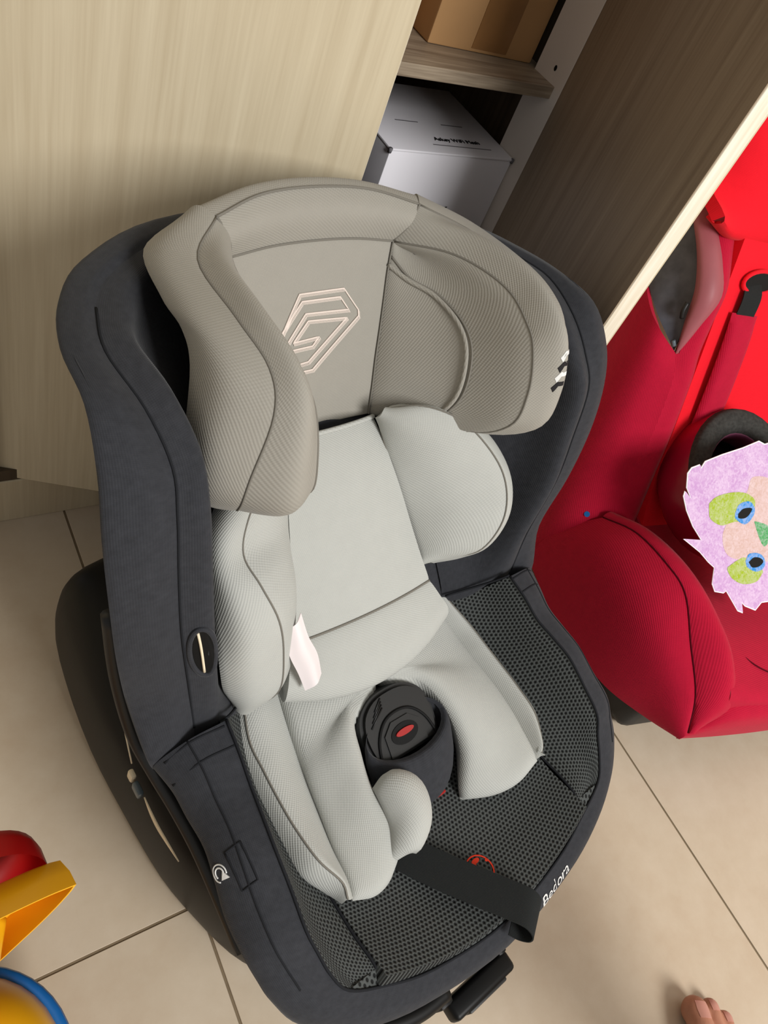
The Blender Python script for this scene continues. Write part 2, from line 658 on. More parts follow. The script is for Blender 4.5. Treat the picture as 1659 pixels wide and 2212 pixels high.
# ---- curves found for the right half, mirrored for the left
O_w = np.array([(.220, .211, .276), (.227, .240, .321), (.236, .250, .382), (.240, .262, .438), (.240, .279, .484), (.236, .299, .518), (.231, .330, .541), (.226, .375, .541), (.210, .417, .538), (.180, .454, .537), (.113, .490, .537), (0, .503, .537)])
S_w = np.array([(.183, .217, .292), (.188, .230, .339), (.197, .242, .402), (.199, .256, .450), (.199, .271, .496), (.196, .290, .519), (.199, .322, .536), (.204, .365, .543), (.193, .403, .542), (.166, .437, .541), (.104, .470, .541), (0, .482, .541)])
T_w = S_w + np.array([(-.018, -.001, .006), (-.020, -.004, .004), (-.021, -.005, .004), (-.021, -.004, .003), (-.020, -.002, .003), (-.020, .004, .003), (-.020, .008, .002), (-.020, .004, .0), (-.016, -.010, .0), (-.010, -.014, .0), (-.005, -.014, .0), (0, -.014, .0)])
I_w = np.array([(.140, .222, .270), (.152, .255, .315), (.163, .275, .372), (.166, .292, .425), (.168, .312, .47), (.168, .335, .495), (.168, .36, .51), (.166, .385, .517), (.155, .408, .52), (.132, .43, .52), (.09, .452, .52), (0, .463, .52)])
B_w = np.array([(.115, .236, .258), (.110, .268, .298), (.112, .300, .336), (.112, .332, .374), (.112, .360, .407), (.110, .380, .430), (.105, .400, .452), (.10, .414, .470), (.095, .425, .482), (.08, .435, .492), (.05, .444, .50), (0, .448, .505)])
E_w = O_w + np.array([(-.020, .010, -.012)] * 8 + [(-.018, .002, -.02), (-.014, -.006, -.026), (-.008, -.012, -.028), (0, -.014, -.028)])

O_w = np.vstack([(.206, .214, .248), O_w])
S_w = np.vstack([(.180, .214, .262), S_w])
T_w = np.vstack([(.160, .214, .262), T_w])
I_w = np.vstack([(.138, .228, .236), I_w])
B_w = np.vstack([(.115, .240, .225), B_w])
E_w = np.vstack([(.190, .222, .236), E_w])


def both(curve):
    return np.concatenate([curve, mir(curve[:-1])[::-1]])


def midline(A, B, d, k=0.5):
    return A * (1 - k) + B * k + np.asarray(d)


# crest: inner lip, seam, outer lip, turning back to the shell
inner_roll = both(T_w)
crest = both(S_w)
outer = both(O_w)
out_mid = both(midline(S_w, O_w, (0.004, -.012, .010)) * np.array([1, 1, 1]))
G = loft([both(B_w), both(I_w), inner_roll, crest], 6, 5)
wing_in, _ = sheet('side_wing_lining', G, 'charcoal', seat, (0, -.6, .6), 0.006)
G = loft([crest, both(midline(S_w, O_w, (0.0, -.0045, .0045))), outer, both(E_w)], 6, 5)
wing_out, _ = sheet('side_wing_cover', G, 'charcoal', seat, (0, 0, 1), 0.006)
for s in (1, -1):
    P = S_w.copy()
    P[:, 0] *= s
    tube('wing_seam', P[1:10] + np.array([0, -.0002, .0002]), 0.0009, 'seamdark', seat, 6, sub=6)

# back pad of the seat, behind the insert
bp = [[(x, .236 + .212 * t + 0.02 * (x / .115) ** 2 * 0, .258 + .247 * t) for t in np.linspace(0, 1, 6)] for x in np.linspace(-.115, .115, 5)]
sheet('back_pad', loft(bp, 4, 4), 'charcoal', seat, (0, -1, 1), 0.02)

# ---- seat pan rim
M_p = np.array([(.163, .207, .304), (.165, .182, .299), (.167, .158, .291), (.170, .135, .289), (.173, .110, .286), (.174, .082, .276), (.175, .054, .264), (.171, .038, .250), (.166, .020, .236), (.156, .004, .224), (.127, -.010, .211), (.08, -.026, .200), (0, -.036, .195)])
R_p = np.array([(.218, .209, .276), (.213, .187, .272), (.211, .167, .265), (.210, .142, .264), (.213, .119, .260), (.216, .093, .250), (.216, .066, .245), (.213, .048, .236), (.208, .030, .225), (.193, .006, .205), (.155, -.022, .185), (.095, -.042, .173), (0, -.053, .168)])
K_p = R_p + np.array([(-.016, .0, -.026)] * 8 + [(-.016, .008, -.030), (-.014, .010, -.032), (-.012, .014, -.034), (-.008, .016, -.034), (0, .017, -.034)])
mid_p = midline(M_p, R_p, (0, 0, 0)) + np.array([(.004, 0, .009)] * 9 + [(.004, -.004, .006), (.003, -.006, .005), (.001, -.006, .004), (0, -.006, .004)])
G = loft([both(M_p), both(mid_p), both(R_p), both(K_p)], 6, 5)
rim, rim_top = sheet('seat_rim', G, 'charcoal', seat, (0, 0, 1), 0.006)
tube('rim_seam', both(M_p) + np.array([0, 0, .001]), 0.0012, 'seamdark', seat, 6, sub=5)
for s in (1, -1):
    P = mid_p[:9] * np.array([s, 1, 1])
    tube('rim_crest_seam', drape([rim], cr(P, 6), (0, 0, -1), 0.08, 0.0), 0.0008, 'seamdark', seat, 6)
# folds where the cover of the rim tucks under the wing
for s in (1, -1):
    for dv, dz in ((.0, .0), (-.016, .0)):
        q = np.array([(.166 * s, .204 + dv, .3055), (.192 * s, .206 + dv, .302), (.212 * s, .205 + dv, .283)])
        tube('cover_tuck', drape([rim], q, (0, 0, -1), 0.1, -0.0005), 0.0012, 'seamdark', seat, 6, sub=6)

# ---- seat pad of air mesh
V_p = np.array([(.122, .232, .246), (.124, .205, .222), (.126, .175, .210), (.126, .145, .206), (.126, .115, .205), (.127, .085, .207), (.128, .055, .211), (.129, .03, .216), (.128, .012, .219), (.1275, .003, .218), (.120, -.004, .2135), (.08, -.020, .203), (0, -.030, .199)])
N_p = 9


def pan_z(u, v):
    return .190 + .028 * max(0, 1 - (v / .045)) * 0.42 + .022 * (abs(u) / .125) ** 2.2 + .03 * max(0, (v - .17) / .065) ** 2


rows = []
for v in np.linspace(.236, -.006, 12):
    rows.append([(u, v - .026 * (1 - (u / .125) ** 2) * max(0, 1 - (v + .006) / .12), pan_z(u, v)) for u in np.linspace(-.126, .126, 11)])
G = loft(rows, 4, 4)
pan, pan_top = sheet('seat_pad', G, 'airmesh', seat, (0, 0, 1), 0.012)
for s in (1, -1):
    A = np.array(V_p[:10])
    B = M_p[:10]
    A[:, 0] *= s
    Bm = B.copy()
    Bm[:, 0] *= s
    C_ = (A + Bm) / 2 + np.array([.006 * s, 0, -.004])
    sheet('pad_side', loft([A, C_, Bm], 6, 5), 'airmesh', seat, (-s * .7, 0, .7), 0.005, 0.002)
    tube('pad_seam', A + np.array([0, 0, .0012]), 0.0012, 'seamdark', seat, 6, sub=5)
    q = np.array([(.115 * s, .232, .262), (.135 * s, .224, .274), (.152 * s, .214, .292), (.163 * s, .208, .305)])
    tube('lining_seam', q, 0.0012, 'seamdark', seat, 6, sub=5)
# front lip of the pad
fr = both(np.array([(.1275, .003, .218), (.120, -.004, .2135), (.08, -.0215, .203), (.04, -.030, .1995), (0, -.032, .1985)]))
fl_ = both(np.array([(.156, .004, .224), (.127, -.010, .211), (.08, -.026, .200), (.04, -.034, .196), (0, -.036, .195)]))
lipo, _ = sheet('pad_front_lip', loft([fr, fl_], 4, 6), 'airmesh', seat, (0, -.5, .8), 0.005)
for lp in lipo.data.loops:
    c_ = lipo.data.vertices[lp.vertex_index].co
    lipo.data.uv_layers[0].data[lp.index].uv = (c_.x, c_.y * 1.1 - c_.z * .6)

# ---- hard shell under the covers
sh = [both(E_w + np.array([.002, .0, .004])), both(O_w * np.array([.84, 1, .95]) + np.array([0, .030, -.02])), both(O_w * np.array([.74, .95, .6]) + np.array([0, .040, .0])), both(O_w * np.array([.66, .75, .22]) + np.array([0, .1, .02]))]
sheet('back_shell', loft(sh, 6, 5), 'blackgloss', seat, (0, 1, 0), 0.006)
su = [both(K_p + np.array([.006, .002, .012])), both(K_p * np.array([.97, .94, .80]) + np.array([0, .016, 0])), both(K_p * np.array([.86, .82, .5]) + np.array([0, .05, .0]))]
sheet('seat_shell', loft(su, 6, 5), 'blackgloss', seat, (0, -1, 0), 0.006)
for s in (1, -1):
    q = np.array([(.222 * s, .292, .372), (.221 * s, .272, .315), (.216 * s, .245, .262), (.210 * s, .215, .240), (.206 * s, .185, .232), (.204 * s, .15, .226), (.205 * s, .11, .220), (.206 * s, .07, .21)])
    tube('shell_trim', q, 0.006, 'blackplastic', seat, 10, sub=6)

# ---- base
bo = [(-.150, .045), (-.170, .08), (-.185, .128), (-.196, .18), (-.201, .26), (-.202, .334), (-.194, .417), (-.180, .475), (-.150, .497), (-.08, .503), (0, .505)]
bo = np.array(bo)
ring = np.concatenate([bo, mir(bo[:-1])[::-1]])
cen = np.array([0, .27])


def brow(sc, z):
    return [np.array([*(cen + (p - cen) * sc), z]) for p in np.vstack([ring, ring[:1]])]


lay = [brow(.95, 0.001), brow(.985, .012), brow(1.0, .05), brow(.985, .095), brow(.94, .125), brow(.84, .142), brow(.5, .150), brow(.02, .151)]
G = loft(lay, 3, 3)
V = np.concatenate([G.reshape(-1, 3), ])
A_, B_ = G.shape[:2]
F = gfaces(A_, B_)
F.append([j for j in range(B_ - 1)])
mesh('base', V, F, 'blackgloss', seat)
box('base_foot', (-.13, -.005, 0.001), (.13, .06, .05), 'blackplastic', seat, 0.012, 3)
tube('turning_ring', [(.135 * math.cos(a), .25 + .135 * math.sin(a), .158) for a in np.linspace(0, 2 * math.pi, 41)[:-1]], 0.012, 'blackplastic', seat, 10, True)

# release handle under the front edge
hp = [(.036, -.030, .110), (.036, -.060, .104), (.030, -.072, .100), (.0, -.075, .099), (-.038, -.077, .099), (-.046, -.070, .101), (-.050, -.040, .108)]
hn = box('release_handle', (-.046, -.082, .088), (.034, -.062, .108), 'blackgloss', seat, 0.005, 3)
box('handle_arm', (.022, -.066, .094), (.034, -.02, .112), 'blackgloss', seat, 0.004, 2)
box('handle_arm', (-.056, -.066, .094), (-.040, -.02, .114), 'blackgloss', seat, 0.004, 2)
box('handle_grip', (-.030, -.0845, .091), (.020, -.080, .105), 'blackplastic', seat, 0.002, 2)
tube('front_trim', [(-.05, -.052, .128), (-.08, -.05, .130), (-.11, -.042, .134), (-.14, -.028, .14), (-.165, -.008, .15)], 0.009, 'blackgloss', seat, 10, sub=6)

# uneven cream strip, thin cream line and small cream block on the left flank
lb = np.array([(-.201, .228, .134), (-.2012, .213, .133), (-.201, .198, .132), (-.2, .182, .131), (-.199, .164, .130)])
G = loft([lb, lb + np.array([-.0005, .002, -.007]) * np.array([[.1], [.8], [1], [.7], [.05]])], 4, 5)
sheet('flank_strip', G, 'label', seat, (-1, 0, 0), 0.001)
tube('flank_line', [(-.2005, .300, .217), (-.2005, .28, .184), (-.2005, .257, .149)], 0.0008, 'label', seat, 6, sub=5)
box('flank_block', (-.2035, .248, .122), (-.198, .257, .136), 'label', seat, 0.002, 2)
box('flank_catch', (-.204, .232, .120), (-.198, .246, .132), 'buckletrim', seat, 0.002, 2)

# ---- headrest
I_h = np.array([(.062, .380, .422), (.093, .302, .446), (.101, .269, .481), (.104, .272, .514), (.105, .288, .543), (.108, .307, .555), (.110, .343, .563), (.100, .394, .557), (.078, .442, .538)])
O_h = np.array([(.100, .376, .408), (.127, .310, .433), (.149, .278, .475), (.150, .275, .508), (.138, .285, .549), (.133, .306, .566), (.134, .345, .571), (.127, .406, .567), (.094, .444, .570)])
Vl_h = np.array([(.046, .3665, .4165), (.0465, .367, .4175), (.048, .371, .424), (.052, .380, .438), (.057, .393, .458), (.062, .405, .478), (.067, .417, .497), (.072, .430, .518), (.078, .442, .538)])
W_h = np.array([(.128, .352, .430), (.150, .325, .440), (.166, .318, .470), (.168, .325, .505), (.160, .345, .540), (.157, .365, .551), (.157, .392, .553), (.146, .440, .553), (.105, .466, .556)])
for s in (1, -1):
    f = (lambda P: P) if s > 0 else mir
    bul = (I_h + Vl_h) / 2 + np.array([.010, .004, -.004])
    wp, wtop = sheet('headrest_wing_panel', loft([f(Vl_h), f(bul), f(I_h)], 8, 6), 'greyhead', seat, (-s, -.3, .4), 0.006, 0.004)
    cm = (I_h + O_h) / 2 + np.array([(0, .0, .0), (0, -.003, .000), (0, -.014, .002), (0, -.013, .007), (0, -.009, .012), (0, -.003, .014), (0, 0, .013), (0, -.004, .011), (0, -.006, .005)])
    rp, rtop = sheet('headrest_rim', loft([f(I_h), f(cm), f(O_h)], 8, 6), 'greyhead', seat, (0, -.6, .6), 0.006, 0.001)
    ow = (O_h + W_h) / 2 + np.array([(.008, -.004, .004)] * 6 + [(.006, -.002, .003)] + [(.004, .0, .003), (.001, .002, .006)])
    op, _ = sheet('headrest_outer_panel', loft([f(O_h), f(ow), f(W_h)], 8, 6), 'greyhead', seat, (s, 0, .3), 0.006, 0.002)
    tube('headrest_seam', f(I_h) + np.array([0, -.0002, .0002]), 0.0008, 'seam', seat, 6, sub=6)
    tube('headrest_seam', f(O_h) + np.array([0, -.0002, .0002]), 0.0008, 'seam', seat, 6, sub=6)
    tube('headrest_seam', f(Vl_h) + np.array([-.0006 * s, -.0010, .0008]), 0.0009, 'seam', seat, 6, sub=6)
    # quilted arc on the inside of the wing
    na, nb = wtop.shape[:2]

    def wpt(a, b):
        x, y = a * (na - 1), b * (nb - 1)
        i, j = min(int(x), na - 2), min(int(y), nb - 2)
        p, q = x - i, y - j
        g = wtop
        return g[i, j] * (1 - p) * (1 - q) + g[i + 1, j] * p * (1 - q) + g[i, j + 1] * (1 - p) * q + g[i + 1, j + 1] * p * q

    for k, rr_ in ((0.0, .0022), (0.07, .0010)):
        arc = [wpt(x + k * (.5 if x > .2 else .3), y) for x, y in ((.0, .90 + k * .5), (.22, .82), (.42, .74), (.56, .62), (.60, .48), (.56, .33), (.46, .17), (.36, .08))]
        tube('quilted_arc', np.array(arc) + np.array([-.0004 * s, -.0003, .0004]), rr_, 'greyhead' if k == 0 else 'seam', seat, 8, sub=8)
# top band and back panel
It = np.array([(.078, .442, .538), (.04, .4465, .5405), (0, .448, .541)])
Ot = np.array([(.094, .444, .570), (.05, .459, .5755), (0, .463, .577)])
Wt = np.array([(.105, .466, .556), (.05, .480, .561), (0, .484, .563)])
ct = (It + Ot) / 2 + np.array([0, -.006, .005])
ht, _ = sheet('headrest_top_band', loft([both(It), both(ct), both(Ot)], 8, 8), 'greyhead', seat, (0, -.6, .6), 0.006, 0.001)
sheet('headrest_top_back', loft([both(Ot), both((Ot + Wt) / 2 + np.array([0, .002, .006])), both(Wt)], 8, 8), 'greyhead', seat, (0, .6, .6), 0.006, 0.001)
tube('headrest_seam', both(It) + np.array([0, -.0006, .0006]), 0.0010, 'seam', seat, 6, sub=8)
tube('headrest_seam', both(Ot) + np.array([0, -.0003, .0006]), 0.0010, 'seam', seat, 6, sub=8)
for s in (1, -1):
    tube('headrest_seam', [(.078 * s, .4415, .539), (.085 * s, .437, .557), (.094 * s, .4435, .571)], 0.0010, 'seam', seat, 6, sub=6)
rows = []
rows.append(both(np.array([(.078, .442, .538), (.052, .4455, .540), (.026, .4475, .541), (0, .448, .541)]))[::-1])
for k in range(1, 9):
    r_ = Vl_h[8 - k]
    rows.append([(r_[0] * x, r_[1] + .004 * (1 - x * x) * (0.2 + k / 9), r_[2] - .003 * (1 - x * x)) for x in np.linspace(-1, 1, 7)])
hb, _ = sheet('headrest_back_panel', loft(rows, 4, 4), 'greyhead', seat, (0, -1, .5), 0.008)

# embroidered hexagon mark (flat polylines in the panel's plane)
p0 = np.array([0, .442, .538])
tt = np.array([0, .366 - .442, .4165 - .538])
tt /= np.linalg.norm(tt)
nn = np.cross((1, 0, 0), tt)
nn = nn if nn[1] < 0 else -nn
marks = [[(-.040, .066), (-.018, .0328), (.026, .0328), (.040, .0516), (.040, .0566), (-.009, .0943), (-.023, .0943), (-.038, .078)],
         [(-.039, .0624), (-.016, .0386), (.022, .0391), (.030, .0502), (-.013, .0485), (-.034, .0705)],
         [(-.034, .0755), (-.008, .0749), (-.001, .0683), (-.027, .0696), (-.011, .0544), (.028, .0566), (-.013, .0871), (-.026, .088)]]
for L in marks:
    pts = []
    for (x0, y0), (x1, y1) in zip(L[:-1], L[1:]):
        n_ = max(2, int(math.hypot(x1 - x0, y1 - y0) / .0022))
        pts += [(x0 + (x1 - x0) * k / n_, y0 + (y1 - y0) * k / n_) for k in range(n_)]
    pts.append(L[-1])
    P3 = [p0 + np.array([x, 0, 0]) + tt * y for x, y in pts]
    P3 = drape([hb], P3, -nn, 0.05, 0.0006)
    tube('embroidered_mark', P3, 0.0007, 'stitch', seat, 6)
    # slanting satin stitches along the line
    bmv, bmf = [], []
    for k in range(len(P3) - 1):
        for q in (0, .5):
            c_ = P3[k] * (1 - q) + P3[k + 1] * q
            dvec = np.array([.55, 0, 0]) * .0026 + tt * .0026
            w_ = (P3[k + 1] - P3[k])
            w_ = w_ / max(np.linalg.norm(w_), 1e-6) * .00035
            i0 = len(bmv)
            bmv += [c_ - w_ + nn * .0004, c_ + w_ + nn * .0004, c_ + w_ + dvec + nn * .0004, c_ - w_ + dvec + nn * .0004]
            bmf.append([i0, i0 + 1, i0 + 2, i0 + 3])
    mesh('embroidered_stitches', bmv, bmf, 'stitch', seat, False)

# chevron badge printed on the rim of the right headrest wing
rimR = [o for o in seat.children if o.name.startswith('headrest_rim')][0]
outR = [o for o in seat.children if o.name.startswith('headrest_outer_panel')][0]


def badge(name, P, mat, src, O, e1, e2, nrm, off=0.0007):
    pts = []
    k = len(P)
    for i in range(k):
        (x0, y0), (x1, y1) = P[i], P[(i + 1) % k]
        for q in range(2):
            pts.append((x0 + (x1 - x0) * q / 2, y0 + (y1 - y0) * q / 2))
    P3 = [np.asarray(O) + x * np.asarray(e1) + y * np.asarray(e2) for x, y in pts]
    P3 = drape(src, P3, -np.asarray(nrm), 0.06, off)
    n_ = len(P3)
    V = np.concatenate([P3, P3 - np.asarray(nrm) * .0006])
    F = [list(range(n_)), list(range(n_, 2 * n_))[::-1]] + [[i, (i + 1) % n_, (i + 1) % n_ + n_, i + n_] for i in range(n_)]
    return mesh(name, V, F, mat, seat, False)


bn_ = np.array([-.05, -.90, .42])
bn_ /= np.linalg.norm(bn_)
be2 = np.array([.06, .40, .91])
be2 -= bn_ * (be2 @ bn_)
be2 /= np.linalg.norm(be2)
be1 = np.cross(be2, bn_)
BO = np.array([.1225, .272, .537])
for k, mt in enumerate(('whiteprint', 'blackprint', 'whiteprint', 'blackprint')):
    y = .0135 - k * .0085
    P = [(-.0045, y - .003), (-.001, y + .0025), (.006, y + .0025), (.0065, y - .0010), (.0005, y - .0012), (-.002, y - .0065)]
    badge('chevron_print', P, mt, [rimR, outR], BO, be1, be2, bn_)

# ---- infant insert
# centre panel with lumbar roll: stations top -> bottom, columns left -> right
PT = [(.366, .414), (.345, .389), (.322, .362), (.300, .336), (.278, .310), (.260, .289)]
hw = [.050, .054, .060, .066, .073, .080]
off_c = [.018, .026, .030, .032, .034, .036]
bn2 = np.array([0, -.76, .65])
rows = []
for (v, z), w, oc in zip(PT, hw, off_c):
    rows.append([np.array([w * x - .006, v, z]) + bn2 * (oc - .008 * x * x) for x in np.linspace(-1, 1, 7)])
ins_c, ctop = sheet('insert_centre_panel', loft(rows, 6, 6), 'greyinsert', seat, (0, -1, 1), 0.02, 0.003, 1, 0)
last = np.array(rows[-1])
roll = [last, last + np.array([0, -.014, -.010]), last + np.array([[0, -.026 - .012 * (1 - (x / 1.0) ** 2), -.020 - .010 * (1 - x * x)] for x in np.linspace(-1, 1, 7)]), last + np.array([[0, -.028 - .016 * (1 - x * x), -.036 - .012 * (1 - x * x)] for x in np.linspace(-1, 1, 7)]), last + np.array([[0, -.012, -.046] for x in np.linspace(-1, 1, 7)])]
roll = np.array(roll)
roll[1:, :, 0] *= np.array([1.08, 1.16, 1.16, 1.1])[:, None]
lum, ltop = sheet('insert_lumbar_roll', loft(list(roll), 6, 6), 'greyinsert', seat, (0, -1, .6), 0.012, 0.003, 1, 0)
tube('insert_seam', cr(last + np.array([0, -.0003, .0004]), 6), 0.0012, 'seam', seat, 6)
tube('insert_piping', cr(np.array(rows[0]) + np.array([0, 0, .001]), 6), 0.0022, 'greyinsert', seat, 8)

A_i = np.array([(.043, .354, .425), (.046, .340, .410), (.050, .326, .394), (.053, .313, .379), (.056, .301, .365), (.060, .290, .352), (.064, .278, .339), (.068, .268, .326), (.071, .260, .316)])
B_i = np.array([(.046, .349, .440), (.066, .329, .456), (.095, .304, .452), (.123, .275, .428), (.131, .252, .407), (.123, .233, .385), (.112, .229, .352), (.098, .241, .331), (.080, .256, .316)])
C_i = np.array([(.070, .362, .424), (.112, .338, .420), (.142, .312, .408), (.152, .296, .393), (.153, .276, .375), (.148, .262, .352), (.137, .256, .325), (.116, .258, .306), (.086, .264, .300)])
# the left ear is pulled lower than the right one
A_l = mir(A_i) + np.array([-.010, 0, 0])
A_l[-3:] += np.array([(-.004, -.004, -.006), (-.008, -.012, -.016), (-.012, -.022, -.026)])
B_l = np.array([(-.060, .345, .436), (-.095, .318, .440), (-.122, .295, .430), (-.134, .276, .416), (-.131, .252, .407), (-.122, .232, .384), (-.114, .221, .345), (-.110, .212, .297), (-.122, .216, .268)])
C_l = np.array([(-.075, .360, .424), (-.112, .338, .424), (-.145, .308, .420), (-.155, .288, .405), (-.158, .268, .385), (-.160, .248, .360), (-.160, .234, .335), (-.154, .228, .305), (-.140, .228, .275)])
for s, A_, B_, C_ in ((1, A_i, B_i, C_i), (-1, A_l, B_l, C_l)):
    mA = (A_ + B_) / 2 + np.array([-.004 * s, -.003, .004])
    sheet('insert_wing_face', loft([A_, mA, B_], 8, 6), 'greyinsert', seat, (-s, -.6, .4), 0.006, 0.004)
    mB = (B_ + C_) / 2 + np.array([.006 * s, -.006, .004])
    sheet('insert_wing_outer', loft([B_, mB, C_], 8, 6), 'greyinsert', seat, (s, -.4, .4), 0.006, 0.003)
    tube('insert_seam', B_ + np.array([0, -.0002, .0002]), 0.0008, 'seam', seat, 6, sub=6)
    tube('insert_seam', A_ + np.array([0, -.0010, .0010]), 0.0009, 'seam', seat, 6, sub=6)

# leg cushions: rows back -> front; lobe from the inner edge to the valley, then a bolster over the ridge
rid = np.array([(.122, .236, .252), (.134, .200, .242), (.136, .172, .240), (.137, .146, .239), (.137, .120, .239), (.134, .090, .239), (.128, .066, .239), (.1255, .056, .237)])
lobe = {}
lobe[1] = ([(.000, .236, .262), (.000, .206, .258), (.000, .194, .253), (.036, .174, .250), (.048, .140, .242), (.047, .104, .225), (.036, .078, .203), (.036, .067, .190)],
           [(.112, .237, .248), (.118, .202, .232), (.120, .174, .228), (.121, .148, .226), (.121, .122, .226), (.119, .093, .227), (.114, .064, .228), (.110, .053, .227)])
lobe[-1] = ([(.000, .236, .262), (.000, .206, .258), (.000, .194, .253), (-.040, .174, .250), (-.052, .142, .242), (-.058, .112, .236), (-.054, .084, .228), (-.060, .060, .214)],
            [(-.088, .236, .250), (-.092, .206, .238), (-.096, .178, .228), (-.100, .150, .222), (-.104, .122, .218), (-.109, .094, .216), (-.113, .070, .217), (-.117, .052, .220)])
for s in (1, -1):
    inn, val = np.array(lobe[s][0]), np.array(lobe[s][1])
    m1 = inn * .66 + val * .34 + np.array([0, -.002, .001])
    m2 = inn * .33 + val * .67 + np.array([0, -.002, .0])
    m1[-1] += np.array([0, -.008, 0])
    m2[-1] += np.array([0, -.008, 0])
    pillow('insert_leg_cushion', loft([inn, m1, m2, val], 7, 6), 'greyinsert', seat, (0, 0, 1), .010, .024, 1, 1, 5)
    R_ = rid.copy()
    if s < 0:
        R_ = mir(R_)
        R_[:, 2] += .006
    R_[-1] = val[-1] + np.array([.005 * s, .003, .006])
    R_[-2] = val[-2] * .35 + R_[-2] * .65
    b2 = R_ + np.array([.012 * s, -.001, -.016])
    b3 = R_ + np.array([.004 * s, -.001, -.034])
    b2[-1], b3[-1] = R_[-1] + np.array([.002 * s, 0, -.006]), R_[-1] + np.array([0, 0, -.018])
    b2[-2] = (b2[-2] + b2[-1] + np.array([0, .012, 0])) / 2
    mv = (val + R_) / 2 + np.array([0, -.001, .006])
    mv[-1] = (val[-1] + R_[-1]) / 2 + np.array([0, 0, .001])
    sheet('insert_leg_bolster', loft([val + np.array([-.006 * s, .002, -.004]), mv, R_, b2, b3], 6, 6), 'greyinsert', seat, (0, 0, 1), 0.004, 0.0)
    tube('insert_seam', R_ + np.array([0, 0, .0004]), 0.0009, 'seam', seat, 6, sub=6)
# curled inner corner of the left lobe against the crotch pad
fa = np.array([(-.060, .114, .240), (-.060, .096, .234), (-.062, .076, .227), (-.074, .057, .219)])
fb = np.array([(-.048, .118, .247), (-.042, .099, .252), (-.045, .077, .247), (-.060, .055, .232)])
fc = np.array([(-.033, .115, .238), (-.021, .094, .242), (-.029, .069, .238), (-.050, .052, .224)])
pillow('insert_curled_corner', loft([fa, fb, fc], 6, 6), 'greyinsert', seat, (.3, -.4, 1), .009, .006, 1, 1, 4)

# satin care tag hanging from the left wing cushion
tg = np.array([(-.106, .236, .350), (-.104, .222, .332), (-.096, .212, .312), (-.090, .202, .294)])
tgw = np.array([(.016, .004, .010)] * 4) * np.array([[1.0], [1.1], [1.15], [1.0]])
G = loft([tg, tg + tgw * .5 + np.array([0, -.004, .003]), tg + tgw], 6, 6)
sheet('care_tag', G, 'satin', seat, (0, -1, .5), 0.0006)

# ---- buckle and crotch pad
bkO = np.array([-.003, .150, .2455])
bkn = np.array([0, -.42, .91])
bkn /= np.linalg.norm(bkn)
bk2 = np.array([0, .91, .42])
bk2 /= np.linalg.norm(bk2)
out = [(-.037, -.030), (-.041, -.010), (-.040, .008), (-.032, .022), (-.014, .031), (.014, .031), (.032, .022), (.040, .008), (.041, -.010), (.037, -.030)]
out = [tuple(q[:2]) for q in cr(np.array([(*p, 0) for p in out]), 4)]
slab('buckle_housing', out, (1, 0, 0), bk2, bkn, bkO - bkn * .022, .018, 'blackplastic', seat)
out2 = [(x * .90, y * .90) for x, y in out]
slab('buckle_top', out2, (1, 0, 0), bk2, bkn, bkO - bkn * .005, .0045, 'blackplastic', seat)
arch = [(-.034, -.030), (-.028, -.008), (-.016, .006), (0, .010), (.016, .006), (.028, -.008), (.034, -.030)]
tube('buckle_groove', [bkO + np.array([x, 0, 0]) + bk2 * y for x, y in arch], .0014, 'blackdeep', seat, 6, sub=5)
slab('buckle_face', [(-.022, -.026), (-.021, -.006), (-.010, .003), (.010, .003), (.021, -.006), (.022, -.026)], (1, 0, 0), bk2, bkn, bkO - bkn * .0006, .0014, 'blackplastic', seat)
ov = [(.0155 * math.cos(a), -.011 + .0095 * math.sin(a)) for a in np.linspace(0, 2 * math.pi, 25)[:-1]]
slab('button_well', ov, (1, 0, 0), bk2, bkn, bkO + bkn * .0005, .0010, 'blackdeep', seat)
slab('release_button', [(.0105 * math.cos(a), -.0095 + .0030 * math.sin(a)) for a in np.linspace(0, 2 * math.pi, 21)[:-1]], (1, 0, 0), bk2, bkn, bkO + bkn * .0014, .0014, 'redbutton', seat)
for k in range(4):
    q = [bkO + np.array([-.030 + .003 * k, 0, 0]) + bk2 * (.006 + .004 * k), bkO + np.array([-.012 + .0005 * k, 0, 0]) + bk2 * (.0185 + .0028 * k)]
    tube('buckle_rib', q, .0008, 'blackplastic', seat, 6)


def ringe(c_, rx, ry, n_=28, tilt=0.0):
    return [(c_[0] + rx * math.cos(a), c_[1] + ry * math.sin(a), c_[2] + tilt * math.sin(a) * ry) for a in np.linspace(0, 2 * math.pi, n_ + 1)]


pl = [ringe((-.001, .142, .242), .043, .022, tilt=.12), ringe((-.001, .139, .2455), .0465, .0265, tilt=.12), ringe((-.001, .129, .234), .049, .034, tilt=.2), ringe((.001, .118, .218), .047, .036, tilt=.2), ringe((.003, .110, .204), .039, .031), ringe((.005, .106, .193), .026, .022), ringe((.006, .104, .187), .006, .006)]
G = loft(pl, 4, 1)
mesh('crotch_pad', G.reshape(-1, 3), gfaces(*G.shape[:2]), 'charcoal', seat, True, guv(G).reshape(-1, 2))
box('red_tab', (.016, .080, .190), (.026, .086, .196), 'redbutton', seat, 0.001, 1)

# ---- harness adjuster webbing over the front edge
wp_ = np.array([(-.060, .088, .1985), (-.036, .045, .2035), (-.010, .004, .2125), (.006, -.020, .2185), (.016, -.036, .2215), (.020, -.0465, .2165), (.019, -.0485, .2085), (.015, -.0425, .2015), (.010, -.034, .2005)])
sd = np.array([.85, .52, 0])
wp_ = wp_ - sd * .003
G = loft([wp_ - sd * .0165, wp_, wp_ + sd * .0165], 3, 6)
strap, _ = sheet('adjuster_webbing', G, 'webbing', seat, (0, 0, 1), 0.0012)

# red warning badge printed on the pad, partly under the webbing
rc = np.array([.009, .009])


